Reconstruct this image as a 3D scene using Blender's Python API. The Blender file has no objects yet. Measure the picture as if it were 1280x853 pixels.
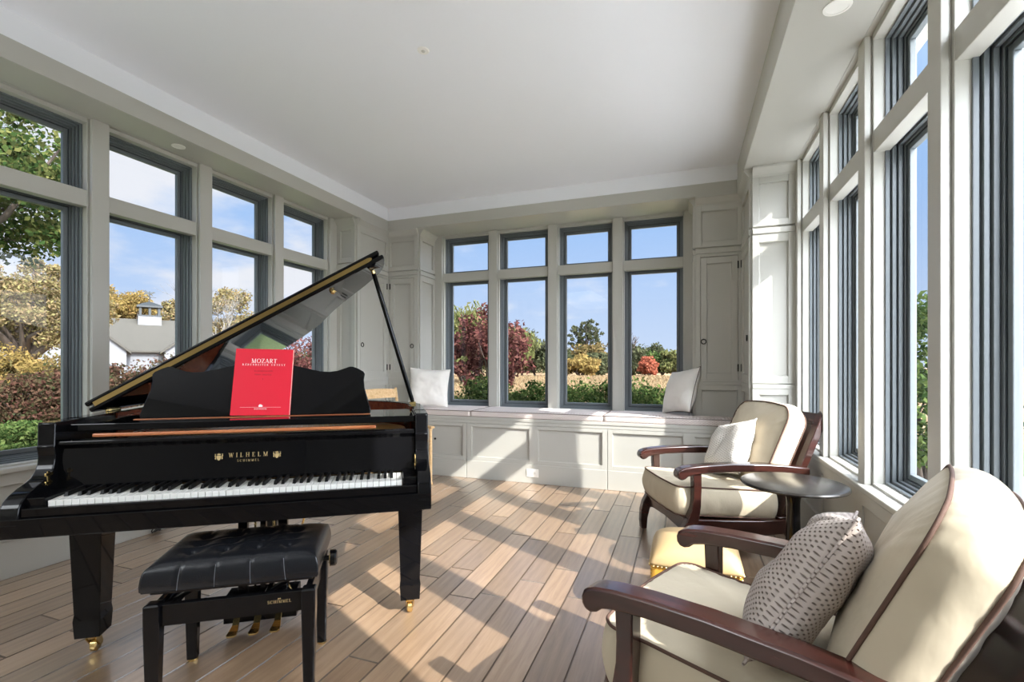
import bpy, bmesh, math, random
import numpy as np
from mathutils import Vector, Matrix, noise as mnoise

random.seed(7)
SC = bpy.context.scene
COL = SC.collection
R = math.radians
PI = math.pi

# ------------------------------------------------------------------ camera
EYE = 1.22
YAW = math.atan2(216, 600)
cam_d = bpy.data.cameras.new('camera')
cam_d.sensor_width = 36.0
cam_d.lens = 36.0 * 600 / 1280
cam_d.shift_y = 29.5 / 1280
cam_d.clip_start = 0.05
cam_d.clip_end = 1000
cam = bpy.data.objects.new('camera', cam_d)
cam.location = (0, 0, EYE)
cam.rotation_euler = (R(90), 0, YAW)
COL.objects.link(cam)
SC.camera = cam

# ------------------------------------------------------------------ exposure, sky, sun, added fill lights
SC.view_settings.view_transform = 'Standard'
SC.view_settings.look = 'None'
SC.view_settings.gamma = 1.0
SC.view_settings.use_curve_mapping = False
SC.view_settings.exposure = 0.95
SUN_POWER = 5.4
SKY_POWER = 0.52
GLOW = 19.0
REAR_FILL = 75.0
SUN_TO = Vector((-1.0, 0.5, -0.8)).normalized()

sun_d = bpy.data.lights.new('sun', 'SUN')
sun_d.energy = SUN_POWER
sun_d.angle = R(0.6)
sun_d.color = (1.0, 0.97, 0.92)
sun = bpy.data.objects.new('sun', sun_d)
sun.rotation_euler = SUN_TO.to_track_quat('-Z', 'Y').to_euler()
sun.location = (12, -6, 10)
COL.objects.link(sun)


def rear_fill(name, loc, rot, sx, sy, power, color=(0.92, 0.97, 1.0)):
    d = bpy.data.lights.new(name, 'AREA')
    d.shape = 'RECTANGLE'
    d.size, d.size_y = sx, sy
    d.energy = power
    d.color = color
    d.spread = R(150)
    o = bpy.data.objects.new(name, d)
    o.location = loc
    o.rotation_euler = rot
    COL.objects.link(o)


# unseen fill lights added behind the camera to brighten the room, no fixtures
rear_fill('rear_fill_down', (-2.7, -1.5, 3.05), (R(12), 0, R(20)), 1.2, 2.4, REAR_FILL * 0.6)
rear_fill('rear_fill_up', (-2.9, -1.7, 0.9), (R(180), 0, 0), 1.2, 1.2, REAR_FILL * 0.62)

world = bpy.data.worlds.new('world')
SC.world = world
world.use_nodes = True


def build_world():
    nt = world.node_tree
    N, L = nt.nodes, nt.links
    N.clear()
    out = N.new('ShaderNodeOutputWorld')
    bg = N.new('ShaderNodeBackground')
    tc = N.new('ShaderNodeTexCoord')
    sep = N.new('ShaderNodeSeparateXYZ')
    L.new(tc.outputs['Generated'], sep.inputs[0])
    ramp = N.new('ShaderNodeValToRGB')
    cr = ramp.color_ramp
    cr.elements[0].position = 0.0
    cr.elements[0].color = (0.64, 0.76, 0.98, 1)
    cr.elements[1].position = 0.9
    cr.elements[1].color = (0.20, 0.42, 0.88, 1)
    e = cr.elements.new(0.30)
    e.color = (0.36, 0.58, 0.97, 1)
    L.new(sep.outputs['Z'], ramp.inputs[0])
    # clouds: the direction projected on a plane overhead
    add = N.new('ShaderNodeMath'); add.operation = 'ADD'; add.inputs[1].default_value = 0.30
    mx = N.new('ShaderNodeMath'); mx.operation = 'MAXIMUM'; mx.inputs[1].default_value = 0.0
    L.new(sep.outputs['Z'], mx.inputs[0]); L.new(mx.outputs[0], add.inputs[0])
    dv = N.new('ShaderNodeVectorMath'); dv.operation = 'DIVIDE'
    cmb = N.new('ShaderNodeCombineXYZ')
    for i in range(3):
        L.new(add.outputs[0], cmb.inputs[i])
    L.new(tc.outputs['Generated'], dv.inputs[0]); L.new(cmb.outputs[0], dv.inputs[1])
    mp = N.new('ShaderNodeMapping')
    mp.inputs['Location'].default_value = (3.2, 1.7, 0)
    mp.inputs['Scale'].default_value = (1.0, 1.0, 1.9)
    L.new(dv.outputs[0], mp.inputs[0])
    nz = N.new('ShaderNodeTexNoise')
    nz.inputs['Scale'].default_value = 1.5
    nz.inputs['Detail'].default_value = 9
    nz.inputs['Roughness'].default_value = 0.55
    L.new(mp.outputs[0], nz.inputs['Vector'])
    # more cloud towards the west (-X)
    wx = N.new('ShaderNodeMath'); wx.operation = 'MULTIPLY_ADD'
    wx.inputs[1].default_value = -0.15; wx.inputs[2].default_value = -0.055
    L.new(sep.outputs['X'], wx.inputs[0])
    sm = N.new('ShaderNodeMath'); sm.operation = 'ADD'
    L.new(nz.outputs['Fac'], sm.inputs[0]); L.new(wx.outputs[0], sm.inputs[1])
    cl = N.new('ShaderNodeMapRange')
    cl.interpolation_type = 'SMOOTHSTEP'
    cl.inputs['From Min'].default_value = 0.47
    cl.inputs['From Max'].default_value = 0.66
    L.new(sm.outputs[0], cl.inputs['Value'])
    mix = N.new('ShaderNodeMixRGB')
    mix.inputs[2].default_value = (0.88, 0.90, 0.97, 1)
    L.new(cl.outputs[0], mix.inputs[0]); L.new(ramp.outputs[0], mix.inputs[1])
    # bright haze around the sun
    dt = N.new('ShaderNodeVectorMath'); dt.operation = 'DOT_PRODUCT'
    dt.inputs[1].default_value = tuple(-SUN_TO)
    L.new(tc.outputs['Generated'], dt.inputs[0])
    m0 = N.new('ShaderNodeMath'); m0.operation = 'MAXIMUM'; m0.inputs[1].default_value = 0.0
    L.new(dt.outputs['Value'], m0.inputs[0])
    pw = N.new('ShaderNodeMath'); pw.operation = 'POWER'; pw.inputs[1].default_value = 2.6
    L.new(m0.outputs[0], pw.inputs[0])
    gl = N.new('ShaderNodeMath'); gl.operation = 'MULTIPLY'; gl.inputs[1].default_value = GLOW
    L.new(pw.outputs[0], gl.inputs[0])
    gm = N.new('ShaderNodeMixRGB'); gm.blend_type = 'ADD'; gm.inputs[0].default_value = 1.0
    gcol = N.new('ShaderNodeMixRGB'); gcol.blend_type = 'MULTIPLY'; gcol.inputs[0].default_value = 1.0
    gcol.inputs[1].default_value = (0.93, 0.98, 1.06, 1)
    gc = N.new('ShaderNodeCombineXYZ')
    for i in range(3):
        L.new(gl.outputs[0], gc.inputs[i])
    L.new(gc.outputs[0], gcol.inputs[2])
    L.new(mix.outputs[0], gm.inputs[1]); L.new(gcol.outputs[0], gm.inputs[2])
    L.new(gm.outputs[0], bg.inputs['Color'])
    bg.inputs['Strength'].default_value = SKY_POWER
    L.new(bg.outputs[0], out.inputs['Surface'])


build_world()


# ------------------------------------------------------------------ materials
def lin(r, g, b):
    f = lambda c: (c / 255 / 12.92) if c <= 10 else ((c / 255 + 0.055) / 1.055) ** 2.4
    return (f(r), f(g), f(b), 1.0)


def new_mat(name):
    m = bpy.data.materials.new(name)
    m.use_nodes = True
    nt = m.node_tree
    return m, nt.nodes, nt.links, nt.nodes['Principled BSDF']


def simple(name, col, rough=0.5, metal=0.0, coat=0.0, bump=0.0, bscale=200.0, var=0.0, vscale=6.0, spec=0.5, sheen=0.0, stretch=(1, 1, 1)):
    m, N, L, b = new_mat(name)
    b.inputs['Base Color'].default_value = col
    b.inputs['Roughness'].default_value = rough
    b.inputs['Metallic'].default_value = metal
    b.inputs['Specular IOR Level'].default_value = spec
    b.inputs['Coat Weight'].default_value = coat
    b.inputs['Coat Roughness'].default_value = 0.03
    if sheen:
        b.inputs['Sheen Weight'].default_value = sheen
    tc = N.new('ShaderNodeTexCoord')
    mp = N.new('ShaderNodeMapping')
    mp.inputs['Scale'].default_value = stretch
    L.new(tc.outputs['Object'], mp.inputs[0])
    if var:
        nz = N.new('ShaderNodeTexNoise')
        nz.inputs['Scale'].default_value = vscale
        nz.inputs['Detail'].default_value = 5
        L.new(mp.outputs[0], nz.inputs['Vector'])
        hs = N.new('ShaderNodeMixRGB')
        hs.blend_type = 'MULTIPLY'
        hs.inputs[0].default_value = 1.0
        hs.inputs[1].default_value = col
        rp = N.new('ShaderNodeMapRange')
        rp.inputs['To Min'].default_value = 1 - var
        rp.inputs['To Max'].default_value = 1 + var
        L.new(nz.outputs['Fac'], rp.inputs['Value'])
        L.new(rp.outputs[0], hs.inputs[2])
        L.new(hs.outputs[0], b.inputs['Base Color'])
    if bump:
        nb = N.new('ShaderNodeTexNoise')
        nb.inputs['Scale'].default_value = bscale
        nb.inputs['Detail'].default_value = 3
        L.new(mp.outputs[0], nb.inputs['Vector'])
        bp = N.new('ShaderNodeBump')
        bp.inputs['Strength'].default_value = bump
        bp.inputs['Distance'].default_value = 0.004
        L.new(nb.outputs['Fac'], bp.inputs['Height'])
        L.new(bp.outputs[0], b.inputs['Normal'])
    return m


M = {}
M['ceiling'] = simple('ceiling paint', lin(238, 239, 243), 0.75, bump=0.03, bscale=90)
M['paint'] = simple('greige paint', lin(184, 182, 174), 0.42, bump=0.03, bscale=140, var=0.02)
M['trim'] = simple('greige trim paint', lin(186, 184, 176), 0.38, bump=0.02, bscale=140)
M['white'] = simple('white plastic', lin(240, 238, 232), 0.4)
M['unit'] = simple('grey window unit', lin(106, 112, 115), 0.35, var=0.03)
M['gasket'] = simple('dark gasket', lin(50, 57, 62), 0.5)
M['black'] = simple('black piano lacquer', (0.0035, 0.0035, 0.0042, 1), 0.035, var=0.05, spec=0.25)
M['blackwood'] = simple('black satin wood', (0.005, 0.005, 0.006, 1), 0.16, spec=0.4)
M['iron'] = simple('dark iron', (0.02, 0.018, 0.016, 1), 0.4, metal=0.8)
M['brass'] = simple('polished brass', (0.80, 0.60, 0.26, 1), 0.26, metal=1.0, var=0.06, vscale=40)
M['hinge'] = simple('mirror brass hinge', (0.62, 0.45, 0.18, 1), 0.09, metal=1.0, var=0.12, vscale=5)
M['gold'] = simple('gold leaf', (0.78, 0.60, 0.30, 1), 0.35, metal=0.6)
M['plate'] = simple('gold cast iron plate', (0.45, 0.28, 0.09, 1), 0.35, metal=0.5, var=0.1)
M['steel'] = simple('string steel', (0.55, 0.55, 0.55, 1), 0.3, metal=1.0)
M['ivory'] = simple('white key', lin(244, 243, 238), 0.18, coat=0.4)
M['ebony'] = simple('black key', (0.004, 0.004, 0.004, 1), 0.3, spec=0.12)
M['felt'] = simple('red felt', lin(120, 30, 26), 0.9, bump=0.3)
M['red'] = simple('red book cover', lin(226, 14, 48), 0.5, var=0.03)
M['darkred'] = simple('dark red print', lin(140, 10, 30), 0.6)
M['paper'] = simple('paper pages', lin(238, 230, 214), 0.8)
M['print'] = simple('white print', lin(248, 238, 236), 0.6)
M['cream'] = simple('cream cotton', lin(194, 181, 156), 0.85, bump=0.9, bscale=16, var=0.05, sheen=0.15, stretch=(1, 1, 0.5))
M['piping'] = simple('brown piping', lin(88, 64, 52), 0.8, bump=0.2)
M['greypiping'] = simple('grey piping', lin(120, 106, 98), 0.8, bump=0.2)
M['whitecloth'] = simple('white linen', lin(238, 233, 226), 0.9, bump=0.3, bscale=260, var=0.03, vscale=14)
M['ottoman_leather'] = simple('golden cream leather', lin(184, 156, 112), 0.5, bump=0.12, bscale=120, var=0.08)
M['ottoman_side'] = simple('ochre leather', lin(214, 160, 62), 0.45, bump=0.12, bscale=120, var=0.08)
M['leather'] = simple('black leather', (0.010, 0.011, 0.014, 1), 0.26, spec=0.4, bump=0.18, bscale=260, var=0.1)
M['stitch'] = simple('grey thread', lin(96, 98, 104), 0.7)
M['cable'] = simple('black rubber', (0.012, 0.012, 0.012, 1), 0.5)
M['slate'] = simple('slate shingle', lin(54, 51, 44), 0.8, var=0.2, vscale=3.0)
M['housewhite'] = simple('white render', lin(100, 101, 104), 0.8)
M['bounce_slab'] = simple('pale bounce surface', lin(214, 213, 210), 0.8, var=0.08)  # for the added slab that reflects daylight indoors
M['patina'] = simple('weathered copper', lin(28, 32, 33), 0.6)


def wood_mat(name, c1, c2, rough=0.3, coat=0.3, scale=7.0, axis=1, spec=0.5):
    m, N, L, b = new_mat(name)
    tc = N.new('ShaderNodeTexCoord')
    mp = N.new('ShaderNodeMapping')
    s = [scale * 6] * 3
    s[axis] = scale * 0.5
    mp.inputs['Scale'].default_value = s
    L.new(tc.outputs['Object'], mp.inputs[0])
    nz = N.new('ShaderNodeTexNoise')
    nz.inputs['Scale'].default_value = 1.0
    nz.inputs['Detail'].default_value = 6
    nz.inputs['Distortion'].default_value = 0.6
    L.new(mp.outputs[0], nz.inputs['Vector'])
    rp = N.new('ShaderNodeValToRGB')
    rp.color_ramp.elements[0].position = 0.3
    rp.color_ramp.elements[0].color = c1
    rp.color_ramp.elements[1].position = 0.7
    rp.color_ramp.elements[1].color = c2
    L.new(nz.outputs['Fac'], rp.inputs[0])
    L.new(rp.outputs[0], b.inputs['Base Color'])
    b.inputs['Roughness'].default_value = rough
    b.inputs['Coat Weight'].default_value = coat
    b.inputs['Coat Roughness'].default_value = 0.15
    b.inputs['Specular IOR Level'].default_value = spec
    bp = N.new('ShaderNodeBump')
    bp.inputs['Strength'].default_value = 0.06
    bp.inputs['Distance'].default_value = 0.002
    L.new(nz.outputs['Fac'], bp.inputs['Height'])
    L.new(bp.outputs[0], b.inputs['Normal'])
    return m


M['mahogany'] = wood_mat('dark mahogany', lin(34, 16, 13), lin(64, 31, 24), 0.26, 0.6)
M['veneer'] = wood_mat('red brown veneer', lin(96, 42, 26), lin(134, 66, 40), 0.25, 0.5)
M['palewood'] = wood_mat('pale beech', lin(206, 164, 112), lin(232, 198, 150), 0.35, 0.2)
M['rail'] = wood_mat('orange wood rail', lin(168, 92, 54), lin(206, 132, 84), 0.35, 0.2, axis=0)
M['tabletop'] = simple('dark bronze table', lin(46, 43, 40), 0.24, metal=0.2, var=0.12, vscale=9)
M['bark'] = simple('tree bark', lin(64, 54, 46), 0.95, bump=0.5, bscale=30, var=0.25)
M['palebark'] = simple('pale bark', lin(96, 91, 84), 0.9, bump=0.3, bscale=30, var=0.2)


def floor_mat():
    m, N, L, b = new_mat('oak planks')
    at = N.new('ShaderNodeAttribute'); at.attribute_name = 'tone'
    tc = N.new('ShaderNodeTexCoord')
    off = N.new('ShaderNodeVectorMath'); off.operation = 'SCALE'
    cmb = N.new('ShaderNodeCombineXYZ')
    cmb.inputs[0].default_value = 13.7; cmb.inputs[1].default_value = 31.0; cmb.inputs[2].default_value = 7.3
    L.new(cmb.outputs[0], off.inputs[0]); L.new(at.outputs['Fac'], off.inputs['Scale'])
    add = N.new('ShaderNodeVectorMath'); add.operation = 'ADD'
    L.new(tc.outputs['Object'], add.inputs[0]); L.new(off.outputs[0], add.inputs[1])
    mp = N.new('ShaderNodeMapping'); mp.inputs['Scale'].default_value = (38, 3.0, 1)
    L.new(add.outputs[0], mp.inputs[0])
    nz = N.new('ShaderNodeTexNoise')
    nz.inputs['Scale'].default_value = 1.0; nz.inputs['Detail'].default_value = 8; nz.inputs['Roughness'].default_value = 0.6; nz.inputs['Distortion'].default_value = 1.6
    L.new(mp.outputs[0], nz.inputs['Vector'])
    # cathedral figure
    mp2 = N.new('ShaderNodeMapping'); mp2.inputs['Scale'].default_value = (7, 0.9, 1)
    L.new(add.outputs[0], mp2.inputs[0])
    wv = N.new('ShaderNodeTexWave')
    wv.bands_direction = 'X'
    wv.inputs['Scale'].default_value = 0.9; wv.inputs['Distortion'].default_value = 7.0
    wv.inputs['Detail'].default_value = 3; wv.inputs['Detail Scale'].default_value = 0.8
    L.new(mp2.outputs[0], wv.inputs['Vector'])
    mixg = N.new('ShaderNodeMixRGB'); mixg.inputs[0].default_value = 0.14
    L.new(nz.outputs['Fac'], mixg.inputs[1]); L.new(wv.outputs['Fac'], mixg.inputs[2])
    rp = N.new('ShaderNodeValToRGB')
    e = rp.color_ramp.elements
    e[0].position = 0.15; e[0].color = lin(128, 102, 80)
    e[1].position = 0.85; e[1].color = lin(172, 145, 118)
    k = e.new(0.48); k.color = lin(152, 125, 99)
    L.new(mixg.outputs[0], rp.inputs[0])
    tr = N.new('ShaderNodeMapRange')
    tr.inputs['To Min'].default_value = 0.70; tr.inputs['To Max'].default_value = 1.18; tr.clamp = False
    L.new(at.outputs['Fac'], tr.inputs['Value'])
    mul = N.new('ShaderNodeMixRGB'); mul.blend_type = 'MULTIPLY'; mul.inputs[0].default_value = 1
    L.new(rp.outputs[0], mul.inputs[1]); L.new(tr.outputs[0], mul.inputs[2])
    L.new(mul.outputs[0], b.inputs['Base Color'])
    rr = N.new('ShaderNodeMapRange')
    rr.inputs['To Min'].default_value = 0.30; rr.inputs['To Max'].default_value = 0.45
    L.new(nz.outputs['Fac'], rr.inputs['Value'])
    L.new(rr.outputs[0], b.inputs['Roughness'])
    b.inputs['Specular IOR Level'].default_value = 0.5
    b.inputs['Coat Weight'].default_value = 1.0
    b.inputs['Coat IOR'].default_value = 2.0
    b.inputs['Coat Roughness'].default_value = 0.25
    bp = N.new('ShaderNodeBump'); bp.inputs['Strength'].default_value = 0.10; bp.inputs['Distance'].default_value = 0.003
    L.new(mixg.outputs[0], bp.inputs['Height']); L.new(bp.outputs[0], b.inputs['Normal'])
    return m


M['floor'] = floor_mat()


def glass_mat():
    m = bpy.data.materials.new('window glass')
    m.use_nodes = True
    N, L = m.node_tree.nodes, m.node_tree.links
    N.clear()
    out = N.new('ShaderNodeOutputMaterial')
    tr = N.new('ShaderNodeBsdfTransparent'); tr.inputs[0].default_value = (0.985, 0.99, 0.99, 1)
    gl = N.new('ShaderNodeBsdfGlossy'); gl.inputs['Roughness'].default_value = 0.0
    fr = N.new('ShaderNodeFresnel'); fr.inputs['IOR'].default_value = 1.45
    ml = N.new('ShaderNodeMath'); ml.operation = 'MULTIPLY'; ml.inputs[1].default_value = 0.6
    ge = N.new('ShaderNodeNewGeometry')
    inv = N.new('ShaderNodeMath'); inv.operation = 'SUBTRACT'; inv.inputs[0].default_value = 1.0
    L.new(ge.outputs['Backfacing'], inv.inputs[1])
    fm = N.new('ShaderNodeMath'); fm.operation = 'MULTIPLY'
    L.new(fr.outputs[0], fm.inputs[0]); L.new(inv.outputs[0], fm.inputs[1])
    L.new(fm.outputs[0], ml.inputs[0])
    mx = N.new('ShaderNodeMixShader')
    L.new(ml.outputs[0], mx.inputs[0]); L.new(tr.outputs[0], mx.inputs[1]); L.new(gl.outputs[0], mx.inputs[2])
    L.new(mx.outputs[0], out.inputs[0])
    return m


M['glass'] = glass_mat()


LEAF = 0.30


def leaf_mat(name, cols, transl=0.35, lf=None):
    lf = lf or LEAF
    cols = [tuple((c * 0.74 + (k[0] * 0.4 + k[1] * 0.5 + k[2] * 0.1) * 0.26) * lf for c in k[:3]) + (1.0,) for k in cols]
    m = bpy.data.materials.new(name)
    m.use_nodes = True
    N, L = m.node_tree.nodes, m.node_tree.links
    N.clear()
    out = N.new('ShaderNodeOutputMaterial')
    g = N.new('ShaderNodeNewGeometry')
    rp = N.new('ShaderNodeValToRGB')
    e = rp.color_ramp.elements
    e[0].color = cols[0]; e[-1].color = cols[-1]
    for i, c in enumerate(cols[1:-1]):
        k = e.new((i + 1) / (len(cols) - 1)); k.color = c
    L.new(g.outputs['Random Per Island'], rp.inputs[0])
    d = N.new('ShaderNodeBsdfDiffuse')
    t = N.new('ShaderNodeBsdfTranslucent')
    L.new(rp.outputs[0], d.inputs[0]); L.new(rp.outputs[0], t.inputs[0])
    mx = N.new('ShaderNodeMixShader'); mx.inputs[0].default_value = transl
    L.new(d.outputs[0], mx.inputs[1]); L.new(t.outputs[0], mx.inputs[2])
    L.new(mx.outputs[0], out.inputs[0])
    return m


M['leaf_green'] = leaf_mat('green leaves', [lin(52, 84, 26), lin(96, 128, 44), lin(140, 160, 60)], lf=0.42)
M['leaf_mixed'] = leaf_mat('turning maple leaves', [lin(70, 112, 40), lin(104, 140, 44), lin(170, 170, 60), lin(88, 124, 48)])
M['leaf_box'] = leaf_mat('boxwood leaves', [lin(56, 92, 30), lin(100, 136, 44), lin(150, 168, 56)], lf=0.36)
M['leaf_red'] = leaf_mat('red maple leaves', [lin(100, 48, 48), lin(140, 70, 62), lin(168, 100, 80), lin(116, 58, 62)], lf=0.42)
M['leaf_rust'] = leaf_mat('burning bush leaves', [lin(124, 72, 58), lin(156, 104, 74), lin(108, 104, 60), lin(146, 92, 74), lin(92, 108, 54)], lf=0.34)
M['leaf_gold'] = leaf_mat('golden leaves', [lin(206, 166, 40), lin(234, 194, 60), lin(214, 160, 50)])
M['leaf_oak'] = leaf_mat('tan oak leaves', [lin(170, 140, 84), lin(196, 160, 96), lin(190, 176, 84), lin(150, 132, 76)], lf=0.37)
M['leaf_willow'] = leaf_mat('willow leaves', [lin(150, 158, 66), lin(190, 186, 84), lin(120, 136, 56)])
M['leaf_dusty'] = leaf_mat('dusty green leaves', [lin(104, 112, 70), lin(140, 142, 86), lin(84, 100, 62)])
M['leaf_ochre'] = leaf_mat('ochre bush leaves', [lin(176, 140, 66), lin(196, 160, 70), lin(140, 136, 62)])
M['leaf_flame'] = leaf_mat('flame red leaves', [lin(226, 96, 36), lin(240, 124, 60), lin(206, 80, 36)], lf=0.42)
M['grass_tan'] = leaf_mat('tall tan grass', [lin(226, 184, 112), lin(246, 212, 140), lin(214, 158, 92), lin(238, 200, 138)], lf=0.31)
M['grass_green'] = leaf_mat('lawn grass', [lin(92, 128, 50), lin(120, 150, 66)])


def ground_mat():
    m, N, L, b = new_mat('lawn and meadow')
    tc = N.new('ShaderNodeTexCoord')
    sep = N.new('ShaderNodeSeparateXYZ')
    L.new(tc.outputs['Object'], sep.inputs[0])
    nz = N.new('ShaderNodeTexNoise'); nz.inputs['Scale'].default_value = 0.25; nz.inputs['Detail'].default_value = 6
    L.new(tc.outputs['Object'], nz.inputs['Vector'])
    a = N.new('ShaderNodeMath'); a.operation = 'MULTIPLY_ADD'; a.inputs[1].default_value = 8; 
    L.new(nz.outputs['Fac'], a.inputs[0]); L.new(sep.outputs['Y'], a.inputs[2])
    mr = N.new('ShaderNodeMapRange'); mr.inputs['From Min'].default_value = 15; mr.inputs['From Max'].default_value = 19
    L.new(a.outputs[0], mr.inputs['Value'])
    n2 = N.new('ShaderNodeTexNoise'); n2.inputs['Scale'].default_value = 3; n2.inputs['Detail'].default_value = 8
    L.new(tc.outputs['Object'], n2.inputs['Vector'])
    g = N.new('ShaderNodeValToRGB'); g.color_ramp.elements[0].color = lin(60, 74, 40); g.color_ramp.elements[1].color = lin(90, 102, 60)
    t = N.new('ShaderNodeValToRGB'); t.color_ramp.elements[0].color = lin(108, 82, 52); t.color_ramp.elements[1].color = lin(134, 108, 72)
    L.new(n2.outputs['Fac'], g.inputs[0]); L.new(n2.outputs['Fac'], t.inputs[0])
    mx = N.new('ShaderNodeMixRGB')
    L.new(mr.outputs[0], mx.inputs[0]); L.new(g.outputs[0], mx.inputs[1]); L.new(t.outputs[0], mx.inputs[2])
    L.new(mx.outputs[0], b.inputs['Base Color'])
    b.inputs['Roughness'].default_value = 0.95
    return m


M['ground'] = ground_mat()


def knit_mat(name, c_hi, c_lo, sx, sz):
    m, N, L, b = new_mat(name)
    tc = N.new('ShaderNodeTexCoord')
    sep = N.new('ShaderNodeSeparateXYZ')
    L.new(tc.outputs['Object'], sep.inputs[0])

    def sn(out, f, ph=0.0):
        a = N.new('ShaderNodeMath'); a.operation = 'MULTIPLY_ADD'; a.inputs[1].default_value = f; a.inputs[2].default_value = ph
        L.new(out, a.inputs[0])
        s = N.new('ShaderNodeMath'); s.operation = 'SINE'
        L.new(a.outputs[0], s.inputs[0])
        return s.outputs[0]
    p = N.new('ShaderNodeMath'); p.operation = 'MULTIPLY'
    L.new(sn(sep.outputs['X'], sx), p.inputs[0]); L.new(sn(sep.outputs['Z'], sz), p.inputs[1])
    mr = N.new('ShaderNodeMapRange'); mr.inputs['From Min'].default_value = -1.0; mr.inputs['From Max'].default_value = -0.35
    L.new(p.outputs[0], mr.inputs['Value'])
    mx = N.new('ShaderNodeMixRGB'); mx.inputs[1].default_value = c_lo; mx.inputs[2].default_value = c_hi
    L.new(mr.outputs[0], mx.inputs[0])
    L.new(mx.outputs[0], b.inputs['Base Color'])
    b.inputs['Roughness'].default_value = 0.95
    bp = N.new('ShaderNodeBump'); bp.inputs['Strength'].default_value = 0.9; bp.inputs['Distance'].default_value = 0.006
    L.new(mr.outputs[0], bp.inputs['Height']); L.new(bp.outputs[0], b.inputs['Normal'])
    return m


M['knit'] = knit_mat('open knit wool', lin(184, 172, 164), lin(116, 102, 94), 2 * PI / 0.0165, 2 * PI / 0.0150)
M['knit_light'] = knit_mat('ribbed white knit', lin(232, 226, 218), lin(176, 166, 156), 2 * PI / 0.030, 2 * PI / 0.016)
M['weave'] = knit_mat('seat cushion weave', lin(226, 214, 208), lin(196, 180, 174), 2 * PI / 0.030, 2 * PI / 0.02)


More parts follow.
